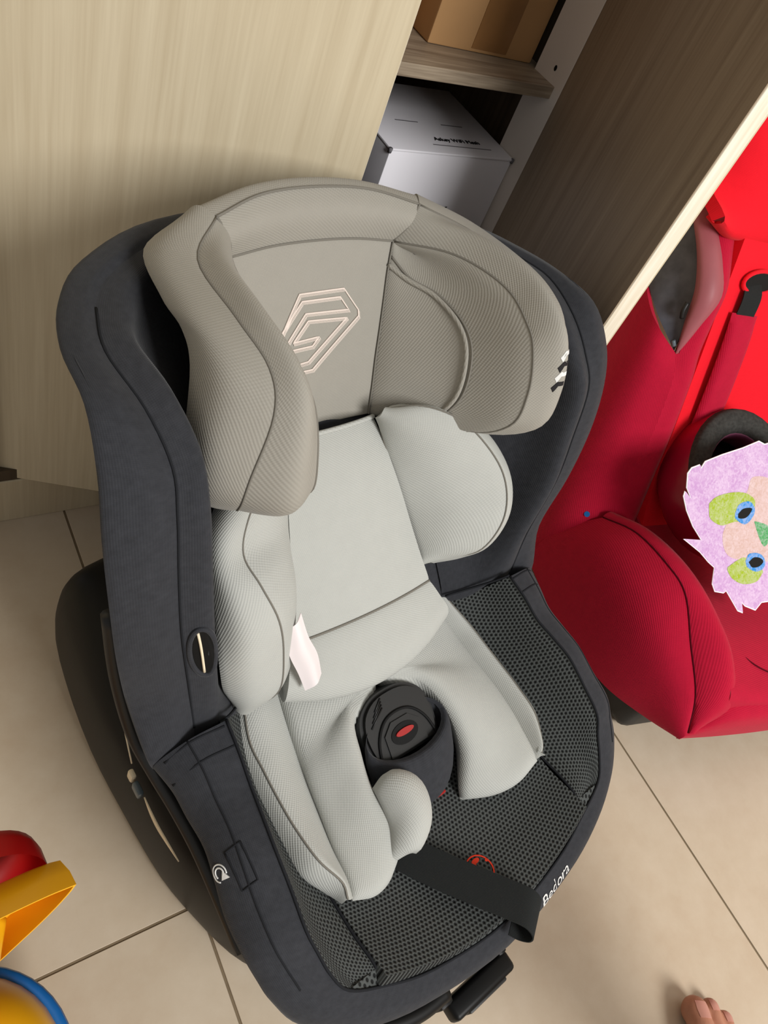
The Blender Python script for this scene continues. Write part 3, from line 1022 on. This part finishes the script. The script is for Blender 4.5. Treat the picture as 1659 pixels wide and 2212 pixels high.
def on_pan(P, off):
    return drape([pan], [(x, y, .3) for x, y in P], (0, 0, -1), 0.1, off)


aa = np.linspace(0, 2 * math.pi, 41)[:-1]
RO = on_pan([(rc[0] + .0135 * math.cos(a), rc[1] + .0135 * math.sin(a)) for a in aa], .0008)
RI = on_pan([(rc[0] + .0122 * math.cos(a), rc[1] + .0122 * math.sin(a)) for a in aa], .0008)
mesh('badge_ring', np.concatenate([RO, RI]), [[i, (i + 1) % 40, (i + 1) % 40 + 40, i + 40] for i in range(40)], 'redprint', seat, False)
for cx_, cy_, rx_, ry_ in ((.004, .008, .0045, .0022), (.0005, .0052, .002, .0016), (.0135, .003, .0016, .0014)):
    D = on_pan([(rc[0] + cx_ - .002 + rx_ * math.cos(a), rc[1] + cy_ + ry_ * math.sin(a)) for a in aa[::3]], .0008)
    mesh('badge_figure', D, [list(range(len(D)))], 'redprint', seat, False)


# lettering on the front rim and round mark on the left rim, laid onto the cloth
def drape_text(name, body, size, O, e1, e2, nrm, mat, src, shear=0.0):
    me = text_mesh(body, size, 0.0)
    me.materials.clear()
    P = [np.asarray(O) + (v.co.x + shear * v.co.y) * np.asarray(e1) + v.co.y * np.asarray(e2) for v in me.vertices]
    P = drape(src, P, -np.asarray(nrm), 0.05, 0.0008)
    for v, p in zip(me.vertices, P):
        v.co = p
    return link(name, me, mat, seat)


e1_ = np.array([.93, .33, .10])
e1_ /= np.linalg.norm(e1_)
n_ = np.array([.30, -.80, .52])
n_ /= np.linalg.norm(n_)
e2_ = np.cross(n_, e1_)
e2_ /= np.linalg.norm(e2_)
drape_text('rim_lettering', 'Bedora', .0150, (.069, -.0405, .190), e1_, e2_, n_, 'whiteprint', [rim], .3)
fO = np.array([-.212, .119, .270])
fn = np.array([-.80, -.05, .60])
fe1 = np.array([.05, -1.0, 0.0])
fe1 -= fn * (fe1 @ fn) / (fn @ fn)
fe1 /= np.linalg.norm(fe1)
fe2 = np.cross(fn / np.linalg.norm(fn), fe1)
for r_, a0, a1, w_ in ((.0062, 60, 330, .0008), (.0038, 40, 300, .0009)):
    q = [fO + fe1 * r_ * math.cos(math.radians(a)) + fe2 * r_ * math.sin(math.radians(a)) for a in np.linspace(a0, a1, 28)]
    tube('turn_mark', drape([rim], q, -fn, 0.05, 0.0002), w_ * .7, 'whiteprint', seat, 6)
badge('turn_arrow', [(.000, .0035), (.0068, .006), (.005, -.001)], 'whiteprint', [rim], fO, fe1, fe2, fn / np.linalg.norm(fn))
# stitched rectangle beside it
q = np.array([(-.203, .128, .27), (-.203, .100, .27), (-.192, .100, .27), (-.192, .128, .27), (-.203, .128, .27)])
q = np.concatenate([q[k] + (q[k + 1] - q[k]) * np.linspace(0, 1, 8)[:-1, None] for k in range(4)] + [q[4:]])
tube('stitched_patch', drape([rim], q, (0, 0, -1), 0.08, 0.0002), .0008, 'seamdark', seat, 6)

# belt guide eye in the left wing
gO = np.array([-.1815, .229, .386])
gn = np.array([.20, -.86, .42])
gn /= np.linalg.norm(gn)
ge2 = np.array([-.17, .20, .96])
ge2 -= gn * (ge2 @ gn)
ge2 /= np.linalg.norm(ge2)
ge1 = np.cross(ge2, gn)
aa = np.linspace(0, 2 * math.pi, 37)[:-1]
q = drape([wing_in, wing_out], [gO + ge1 * .0075 * math.cos(a) + ge2 * .027 * math.sin(a) for a in aa], -gn, .05, .0004)
tube('belt_guide_rim', q, .0020, 'charcoal', seat, 8, True)
q2 = drape([wing_in, wing_out], [gO + ge1 * .0062 * math.cos(a) + ge2 * .025 * math.sin(a) for a in aa], -gn, .05, .0010)
mesh('belt_guide_slot', q2, [list(range(len(q2)))], 'blackdeep', seat, False)
q3 = drape([wing_in, wing_out], [gO + ge2 * y + ge1 * -.002 for y in np.linspace(-.022, .024, 9)], -gn, .05, .0014)
tube('belt_guide_cord', q3, .0010, M['label'], seat, 6)

# ================================================================== RED CHILD SEAT
red = empty('child_car_seat', (0.784, 0.041, 0), math.radians(-13))
tag(red, 'crimson child car seat holding a helmet and paper mask, beside the open door', 'car seat')
RWD = 0.42


def rm(P):
    P = np.array(P, float)
    P[..., 0] = RWD - P[..., 0]
    return P


# base
box('base', (-.015, .050, 0.001), (.435, .46, .105), 'blackplastic', red, 0.02, 3)
# seat cushion
rows = []
for q, zc in ((.012, .138), (.018, .156), (.034, .165), (.08, .170), (.14, .166), (.2, .160), (.26, .158), (.32, .170)):
    rows.append([(p, q + .012 * (1 - ((p - .21) / .17) ** 2) * (-1 if q < .02 else 0), zc + .012 * ((p - .21) / .17) ** 2) for p in np.linspace(.04, .38, 7)])
sheet('seat_cushion', loft(rows, 5, 5), 'redcloth', red, (0, 0, 1), 0.03)
frb = []
for t_, q_ in ((0, .002), (.3, .0), (.6, .0), (.85, .005), (1.0, .024)):
    row = []
    for p in np.concatenate([[.004, .02, .045, .08], np.linspace(.14, .28, 3), [.34, .375, .40, .416]]):
        zt = np.interp(min(p, RWD - p), [.004, .02, .045, .08], [.108, .126, .150, .158])
        row.append((p, q_ - .010 * (1 - ((p - .21) / .21) ** 2), .088 + (zt - .088) * t_))
    frb.append(row)
sheet('seat_front', loft(frb, 5, 5), 'redcloth', red, (0, -1, 0), 0.012, 0.0)
ar = np.array([(.085, .100, .171), (.10, .060, .172), (.14, .036, .1705), (.21, .028, .1685), (.28, .036, .1705), (.32, .060, .172), (.335, .100, .171)])
tube('cushion_seam', ar + np.array([0, 0, .002]), .0010, 'seamred', red, 6, sub=6)
# side bolsters
bo_out = np.array([(.000, -.002, .096), (-.014, .04, .072), (-.036, .09, .054), (-.048, .14, .044), (-.054, .20, .03), (-.056, .26, .03), (-.055, .33, .03)])
bo_mid = np.array([(.002, -.001, .104), (-.010, .04, .125), (-.024, .09, .148), (-.034, .14, .160), (-.040, .20, .160), (-.042, .26, .145), (-.044, .325, .10)])
bo_seam = np.array([(.004, .000, .110), (.006, .034, .150), (.006, .088, .182), (.008, .145, .212), (.000, .19, .216), (-.008, .25, .203), (-.018, .30, .172)])
bo_top = np.array([(.010, .003, .114), (.036, .020, .160), (.044, .065, .192), (.040, .13, .208), (.026, .19, .214), (.010, .25, .203), (-.006, .30, .176)])
bo_in = np.array([(.030, .014, .100), (.068, .014, .132), (.076, .066, .150), (.066, .13, .168), (.058, .20, .166), (.050, .26, .160), (.040, .31, .150)])
for f, s in ((lambda P: P, -1), (rm, 1)):
    sheet('bolster_outer', loft([f(bo_out), f(bo_mid), f(bo_seam)], 6, 6), 'redcloth', red, (s, 0, .3), .01, .006)
    sheet('bolster_inner', loft([f(bo_seam), f(bo_top), f(bo_in)], 6, 6), 'redcloth', red, (-s, 0, .6), .01, .006)
    tube('bolster_seam', f(bo_seam) + np.array([0, 0, .0008]), .0010, 'seamred', red, 6, sub=6)
# backrest
bk = []
for q, z in ((.285, .150), (.33, .22), (.385, .335), (.435, .44), (.47, .515), (.51, .60)):
    bk.append([(p, q - .018 * ((p - .21) / .15) ** 2 * 0.8, z) for p in np.linspace(.045, .375, 7)])
sheet('back_panel', loft(bk, 5, 5), 'redbright', red, (0, -1, .4), .03)
# wings
w_front = np.array([(-.004, .297, .165), (-.002, .318, .230), (.000, .336, .288), (.000, .370, .367), (.001, .397, .396), (.002, .410, .432), (.002, .424, .470), (.000, .455, .500), (.000, .493, .522), (.004, .540, .545)])
w_out = np.array([(-.054, .330, .05), (-.054, .365, .15), (-.050, .395, .26), (-.040, .432, .36), (-.032, .455, .425), (-.026, .468, .455), (-.020, .480, .49), (-.016, .50, .51), (-.010, .53, .525), (-.004, .56, .54)])
w_back = np.array([(-.045, .41, .03), (-.040, .44, .15), (-.034, .475, .27), (-.026, .51, .38), (-.020, .53, .45), (-.016, .535, .475), (-.012, .54, .50), (-.008, .548, .515), (-.004, .556, .525), (.0, .57, .535)])
w_in = np.array([(.05, .30, .165), (.05, .33, .235), (.052, .358, .295), (.052, .392, .367), (.052, .408, .398), (.054, .424, .434), (.056, .440, .472), (.058, .468, .505), (.06, .50, .54), (.064, .545, .565)])
cut = 5
for f, s in ((lambda P: P, -1), (rm, 1)):
    sheet('wing_outer', loft([f(w_front[:cut]), f(((w_front + w_out) / 2 + np.array([-.012, -.008, .004]))[:cut]), f(w_out[:cut]), f(w_back[:cut])], 5, 5), 'redcloth', red, (s, 0, .2), .006)
    sheet('wing_inner', loft([f(w_in), f((w_in + w_front) / 2 + np.array([.0, -.012, .006])), f(w_front)], 5, 5), 'redcloth', red, (-s, -.5, .2), .006)
    sheet('wing_shell', loft([f(w_front[cut - 1:] + np.array([.0, .006, 0])), f(w_out[cut - 1:] + np.array([.008, 0, 0])), f(w_back[cut - 1:])], 5, 5), 'greyshell', red, (s, 0, .2), .006)
    rz = w_front[cut - 1:]
    kz = np.array([.08, .6, 1, 1, 1, 1])[:, None]
    sheet('wing_edge_panel', loft([f(rz + np.array([-.006, .010, .000]) * kz), f(rz + np.array([-.012, -.004, .004]) * kz), f(rz + np.array([.004, -.015, .008]) * kz), f(rz + np.array([.026, -.006, .004]) * kz)], 4, 5), 'rose', red, (s, -.6, .2), .005)
    tube('panel_clip', f(np.array([(-.008, .418, .436), (-.012, .420, .445), (-.010, .424, .455)])), .003, 'blackplastic', red, 8, sub=4)
    tube('panel_clip', f(np.array([(-.006, .402, .404), (-.010, .405, .410)])), .003, 'buckletrim', red, 8, sub=4)
# headrest
hr = []
for k, (q, z, hw_) in enumerate(((.500, .520, .222), (.478, .524, .226), (.468, .540, .230), (.474, .580, .240), (.492, .65, .258), (.520, .72, .258), (.550, .76, .230))):
    hr.append([(.21 + hw_ * x, q - .018 * abs(x) ** 2.5 + .05 * abs(x) ** 6 * (k > 2), z - .006 * x * x * (k < 3) - .04 * abs(x) ** 3 * (k > 4) + .024 * abs(x) ** 8 * (k < 3)) for x in np.linspace(-1, 1, 13)])
sheet('headrest', loft(hr, 4, 4), 'redbright', red, (0, -1, .3), .015)
# harness: slot, webbing, padded sleeve
for s, px in ((-1, .092), (1, .328)):
    def bq(z):
        return np.interp(z, [.15, .22, .335, .44, .515, .6], [.285, .33, .385, .435, .47, .51])
    sl = [(px + .012 + .034 * math.cos(a), 0, .487 + .013 * math.sin(a)) for a in np.linspace(0, 2 * math.pi, 25)[:-1]]
    V = [(x, bq(z) - .0055 - .0144 * ((x - .21) / .15) ** 2, z) for x, _, z in sl]
    mesh('harness_slot', V, [list(range(24))], 'blackdeep', red, False)
    V = np.array([(x, bq(z) - .0055 - .0144 * ((x - .21) / .15) ** 2, z) for x, _, z in sl])
    tube('slot_welt', V, .0028, 'redbright', red, 8, True)
    wv = np.array([(px, bq(.487) - .011, .487), (px, bq(.476) - .022, .474), (px, bq(.455) - .022, .452), (px, bq(.43) - .018, .425)])
    sheet('harness_webbing', loft([wv + np.array([-.016, 0, 0]), wv, wv + np.array([.016, 0, 0])], 3, 5), 'webbing', red, (0, -1, 0), .0015)
    pc = np.array([(px, bq(z) - d, z) for z, d in ((.452, .019), (.42, .022), (.37, .023), (.33, .022), (.29, .020))])
    pillow('harness_pad', loft([pc + np.array([-.023, 0, 0]), pc, pc + np.array([.023, 0, 0])], 5, 5), 'redcloth', red, (0, -1, .3), .007, .004, 1, 1, 4)
wo = [o for o in red.children if o.name.startswith(('wing_outer', 'bolster_outer'))]
sc_ = drape(wo, [(-.05, .301, .179)], (.03, .022, -.029), .03, .0015)[0]
sn = np.array([-.80, -.45, .40])
sn /= np.linalg.norm(sn)
s1 = np.cross(sn, (0, 0, 1))
s1 /= np.linalg.norm(s1)
s2 = np.cross(s1, sn)
stk = [sc_ + sn * .0006 + .0042 * (s1 * math.cos(a) + s2 * math.sin(a)) for a in np.linspace(0, 2 * math.pi, 17)[:-1]]
mesh('round_sticker', stk, [list(range(16))], 'toyblue', red, False)
slab('base_mark', [(0, 0), (.03, .01), (.035, -.004), (.012, -.016)], (0, -1, 0), (0, 0, 1), (-1, 0, 0), (-.0155, .16, .07), .0008, 'redprint', red)

# ---------------------------------------------------------------- helmet lying in the red seat
hm = empty('helmet', (0, 0, 0))
tag(hm, 'crimson child helmet with black foam lining lying in the red seat', 'helmet')
hm.parent = None
Rm = Matrix.Translation((0.784, 0.041, 0)) @ Matrix.Rotation(math.radians(-13), 4, 'Z')
hax = Vector((-.12, -.52, .85)).normalized()          # opening looks up and forward
quat = Vector((0, 0, 1)).rotation_difference(hax)
hm.matrix_world = Rm @ Matrix.Translation((.126, .288, .258)) @ quat.to_matrix().to_4x4() @ Matrix.Scale(.92, 4)


def orow(rx, ry, z, n_=36):
    return [(rx * math.cos(a), ry * math.sin(a), z) for a in np.linspace(0, 2 * math.pi, n_ + 1)]


G = loft([orow(.088, .106, .052), orow(.094, .112, .045), orow(.098, .116, .02), orow(.096, .113, -.015), orow(.084, .100, -.036), orow(.055, .066, -.050), orow(.002, .002, -.055)], 4, 1)
mesh('outer_shell', G.reshape(-1, 3), gfaces(*G.shape[:2]), 'helmet', hm)
G = loft([orow(.0945, .1125, .046), orow(.090, .108, .056), orow(.076, .093, .058), orow(.062, .078, .052), orow(.057, .072, .038)], 4, 1)
mesh('foam_lining', G.reshape(-1, 3), gfaces(*G.shape[:2]), 'foam', hm)
G = loft([orow(.063, .079, .046), orow(.058, .073, .046), orow(.056, .071, .03), orow(.058, .073, .0), orow(.05, .06, -.02), orow(.002, .002, -.03)], 4, 1)
mesh('inner_band', G.reshape(-1, 3), gfaces(*G.shape[:2]), 'helmin', hm)
G = loft([orow(.054, .069, .012), orow(.05, .062, -.01), orow(.002, .002, -.02)], 4, 1)
mesh('inner_liner', G.reshape(-1, 3), gfaces(*G.shape[:2]), 'blackdeep', hm)

# ---------------------------------------------------------------- paper mask
mk = empty('paper_mask', (0, 0, 0))
tag(mk, 'pink crayoned paper mask with lime eyes leaning on the helmet', 'mask')
mk.matrix_world = Rm @ Matrix.Translation((.1, .2, .28))
mt_ = np.array([0, .7071, .7071])
mn_ = np.array([0, -.7071, .7071])
outl = [(-.0981, .0765), (-.0914, .0859), (-.0637, .0952), (-.0279, .1051), (.0003, .1149), (.0116, .1112), (.0184, .1129), (.040, .118), (.062, .112), (.080, .095), (.1, .07), (.115, .03), (.118, -.01), (.11, -.05), (.092, -.085), (.075, -.105), (.0527, -.1022), (.0394, -.1029), (.0289, -.1132), (.008, -.1063), (.0013, -.101), (.0054, -.1155), (-.0049, -.1121), (-.0302, -.0838), (-.0346, -.0865), (-.0511, -.0836), (-.0573, -.0729), (-.0566, -.0515), (-.0678, -.0443), (-.0843, -.0309), (-.1153, -.0128), (-.0847, -.0147), (-.1015, .003), (-.1148, .023), (-.1225, .0413), (-.1207, .0479), (-.1088, .0375), (-.1186, .0519), (-.1193, .0701), (-.1133, .0774), (-.0997, .0817)]
ex, O0 = np.array([1., 0, 0]), np.zeros(3)
slab('paper_sheet', outl, ex, mt_, mn_, O0, .0009, 'paper', mk)
cx0, cy0 = -.01, .0
slab('pink_colouring', [(cx0 + (x - cx0) * .985, cy0 + (y - cy0) * .985) for x, y in outl], ex, mt_, mn_, O0 + mn_ * .0009, .0002, 'crayon_pink', mk)


def mpart(name, P, mat, h):
    C2 = np.array([(*p, 0) for p in P])
    Q = cr(np.vstack([C2, C2[:1]]), 4)[:-1, :2]
    slab(name, [tuple(q) for q in Q], ex, mt_, mn_, O0 + mn_ * h, .0002, mat, mk)


mpart('muzzle_colouring', [(-.0109, .050), (-.0066, .0656), (.0085, .0686), (.0258, .0662), (.045, .058), (.055, .02), (.055, -.03), (.040, -.046), (.0, -.044), (-.034, -.036), (-.047, -.015), (-.0426, .006)], 'crayon_peach', .0011)
mpart('eye_colouring', [(-.0776, .0323), (-.0668, .0405), (-.0454, .046), (-.0191, .047), (.0013, .0396), (.005, .0285), (-.0041, .0119), (-.0323, .0079), (-.0524, .0039), (-.072, .0122), (-.0763, .023)], 'crayon_lime', .0013)
mpart('eye_colouring', [(-.033, -.0516), (-.0153, -.0423), (-.0001, -.0399), (.0321, -.0565), (.0314, -.0651), (.0227, -.0733), (-.0006, -.0752), (-.0212, -.0674), (-.0313, -.0572)], 'crayon_lime', .0013)
mpart('iris_colouring', [(-.0301, .0188), (-.0243, .0312), (-.0058, .0354), (.0054, .0257), (.0032, .0146), (-.0098, .005), (-.0272, .012)], 'crayon_blue', .0015)
mpart('iris_colouring', [(-.0014, -.0441), (.0049, -.0344), (.0247, -.0349), (.0363, -.0452), (.0339, -.0551), (.0205, -.059), (.0038, -.0527)], 'crayon_blue', .0015)
mpart('eye_hole', [(-.0244, .0188), (-.0159, .0257), (-.0005, .0264), (-.0032, .0188), (-.0111, .0133), (-.0226, .0133)], 'blackdeep', .0017)
mpart('eye_hole', [(.0047, -.0457), (.0136, -.0396), (.0256, -.0406), (.0324, -.0458), (.0254, -.052), (.0127, -.053)], 'blackdeep', .0017)
mpart('nose_colouring', [(.007, .009), (.0181, .0075), (.0362, .0011), (.0391, -.0167), (.0312, -.0251), (.0192, -.0122)], 'crayon_green', .0013)

# ================================================================== TOY AT THE LEFT EDGE
ty = empty('toy_digger', (0, 0, 0))
tag(ty, 'yellow toy with red cap, open yellow scoop and blue band', 'toy')
Tt = np.array([.0613, .1435, .2])
n_t = np.array([.0506, -.8608, .5064])
e1_t = np.array([.9987, .0436, -.0257])
e2_t = np.array([0, .507, .8619])
o2 = [(0, 0), (-.02, .0015), (-.05, .001), (-.09, -.002), (-.12, -.012), (-.125, -.03), (-.11, -.05), (-.08, -.05), (-.042, -.030), (-.02, -.0165), (-.006, -.006)]
o2 = cr(np.array([(*p, 0) for p in o2 + o2[:1]]), 3)[:-1, :2]
c2 = np.array([-.05, -.016])


def tring(sc, d):
    return [Tt + e1_t * (c2[0] + (p[0] - c2[0]) * sc) + e2_t * (c2[1] + (p[1] - c2[1]) * sc) - n_t * d for p in np.vstack([o2, o2[:1]])]


G = np.array([tring(.90, .012), tring(.95, 0), tring(1.0, 0), tring(.99, .015), tring(.93, .030), tring(.80, .034), tring(.02, .035)])
G2 = np.array([tring(.95, 0), tring(.93, .012), tring(.85, .026), tring(.02, .028)])
mesh('scoop', np.array([tring(.955, 0), tring(1.0, 0), tring(.99, .015), tring(.93, .030), tring(.80, .034), tring(.02, .035)]).reshape(-1, 3), gfaces(6, len(o2) + 1), 'toyyellow', ty, True, None, 40)
mesh('scoop_lining', G2.reshape(-1, 3), gfaces(4, len(o2) + 1), 'toyyellow', ty, True, None, 40)
rc0 = Tt + e1_t * -.050 + e2_t * -.012 - n_t * .034
G = np.array([[rc0 + (e1_t * math.cos(a) + e2_t * math.sin(a) * .9) * r - n_t * d for a in np.linspace(0, 2 * math.pi, 33)] for r, d in ((.039, 0), (.039, .02), (.037, .03), (.031, .037), (.02, .040), (.001, .041))])
mesh('red_cap', G.reshape(-1, 3), gfaces(*G.shape[:2]), 'toyred', ty)


def ball(name, c_, r, sc, mat, parent, a0=-90, a1=90, ax=None):
    G = []
    for p in np.linspace(a0, a1, 25):
        G.append([(c_[0] + r * sc[0] * math.cos(math.radians(p)) * math.cos(t), c_[1] + r * sc[1] * math.cos(math.radians(p)) * math.sin(t), c_[2] + r * sc[2] * math.sin(math.radians(p))) for t in np.linspace(0, 2 * math.pi, 37)])
    G = np.array(G)
    return mesh(name, G.reshape(-1, 3), gfaces(*G.shape[:2]), mat, parent)


ball('body', (-.045, .060, .088), .078, (1, 1, 1.1), 'toyyellow', ty)
for r_, z_, mt in ((.0795, .094, 'toyblue'), (.0800, .088, 'toyblue'), (.0795, .080, 'toygrey'), (.078, .072, 'toygrey')):
    tube('body_band', [(-.045 + r_ * math.cos(a), .060 + r_ * math.sin(a), z_) for a in np.linspace(0, 2 * math.pi, 49)[:-1]], .006, mt, ty, 8, True)
tube('neck', [(-.03, .09, .15), (-.015, .125, .185), (-.005, .15, .19)], .02, 'toyyellow', ty, 14, sub=5)

# ================================================================== BARE FOOT
ft = empty('person', (.650, -.200, 0), math.radians(-32))
tag(ft, 'bare right foot and lower leg of a person standing on the tiles', 'person')
# local: y towards the toe tips, x to the little-toe side
bm = bmesh.new()


def blob(c_, r, sc=(1, 1, 1), rot=None):
    res = bmesh.ops.create_icosphere(bm, subdivisions=3, radius=r)
    for v in res['verts']:
        p = Vector((v.co.x * sc[0], v.co.y * sc[1], v.co.z * sc[2]))
        v.co = p + Vector(c_)


def limb(P, R, n_=10):
    for (a, b), (ra, rb) in zip(zip(P[:-1], P[1:]), zip(R[:-1], R[1:])):
        for k in range(n_):
            t = k / n_
            blob(tuple(a[i] + (b[i] - a[i]) * t for i in range(3)), ra + (rb - ra) * t)


toes = [(-.004, 0.000, .0150, 1.0), (.0225, .004, .0098, .9), (.0400, -.006, .0090, .85), (.0550, -.020, .0085, .8), (.0690, -.038, .0085, .75)]
for x, y, r, h in toes:
    limb([(x * .9 + .002, y - .062, .024 if r > .012 else .022), (x, y - .030, r * 1.55), (x, y - .012, r * 1.15), (x, y - r * .9, r)], [r * 1.1, r * .95, r, r * .98], 6)
limb([(.030, -.075, .024), (.034, -.12, .034), (.032, -.165, .044), (.028, -.2, .050)], [.024, .030, .033, .034], 6)
limb([(.004, -.065, .022), (.012, -.13, .030), (.020, -.2, .035)], [.021, .024, .03], 6)
limb([(.062, -.085, .016), (.056, -.15, .020), (.044, -.21, .026)], [.015, .018, .024], 6)
limb([(.030, -.19, .04), (.028, -.225, .030)], [.032, .029], 4)
limb([(.030, -.185, .06), (.030, -.20, .10), (.030, -.20, .18), (.031, -.21, .30), (.031, -.20, .42)], [.034, .034, .037, .055, .050], 10)
me = bpy.data.meshes.new('foot_raw')
bm.to_mesh(me)
bm.free()
tmp = bpy.data.objects.new('foot_raw', me)
col.objects.link(tmp)
md = tmp.modifiers.new('r', 'REMESH')
md.mode = 'VOXEL'
md.voxel_size = .0024
sm = tmp.modifiers.new('s', 'SMOOTH')
sm.factor, sm.iterations = .5, 5
dg = bpy.context.evaluated_depsgraph_get()
fm = bpy.data.meshes.new_from_object(tmp.evaluated_get(dg))
bpy.data.objects.remove(tmp)
fm.polygons.foreach_set('use_smooth', [True] * len(fm.polygons))
zmin = min(v.co.z for v in fm.vertices)
for v in fm.vertices:
    v.co.z = max(v.co.z, .0008)
foot = link('bare_leg', fm, 'skin', ft)
ftree = [foot]
for x, y, r, h in toes:
    G = []
    for i in np.linspace(-1, 1, 7):
        G.append([(x + r * .52 * i * (1 - .10 * abs(j)), y - r * .85 + r * .55 * j, .03 if r > .012 else .02) for j in np.linspace(-1, 1, 6)])
    G = np.array(G)
    D = drape(ftree, G.reshape(-1, 3), (0, 0, -1), .02, .0007).reshape(G.shape)
    sheet('toenail', D, 'nail', foot, (0, 0, 1), .0008)


# ================================================================== sub-parts hang under the part they belong to
def nest(root, child_prefix, part_name):
    tgt = [o for o in root.children if o.name.split('.')[0] == part_name]
    for o in list(root.children):
        if o.name.startswith(child_prefix) and o not in tgt:
            o.parent = tgt[0]


for pre, part in (('buckle_t', 'buckle_housing'), ('buckle_g', 'buckle_housing'), ('buckle_f', 'buckle_housing'), ('buckle_r', 'buckle_housing'), ('button_well', 'buckle_housing'), ('release_button', 'buckle_housing'),
                  ('handle_', 'release_handle'), ('embroidered_', 'headrest_back_panel'), ('chevron', 'headrest_rim'), ('turn_', 'seat_rim'), ('stitched_patch', 'seat_rim'), ('rim_', 'seat_rim'), ('cover_tuck', 'seat_rim'),
                  ('badge_', 'seat_pad'), ('pad_seam', 'seat_pad'), ('belt_guide_slot', 'belt_guide_rim'), ('belt_guide_cord', 'belt_guide_rim'), ('wing_seam', 'side_wing_cover')):
    nest(seat, pre, part)
nest(red, 'cushion_seam', 'seat_cushion')
for c_ in (cb, cb2):
    nest(c_, 'packing_tape', 'carton_body')
nest(wb, 'lid_', 'carton_lid')
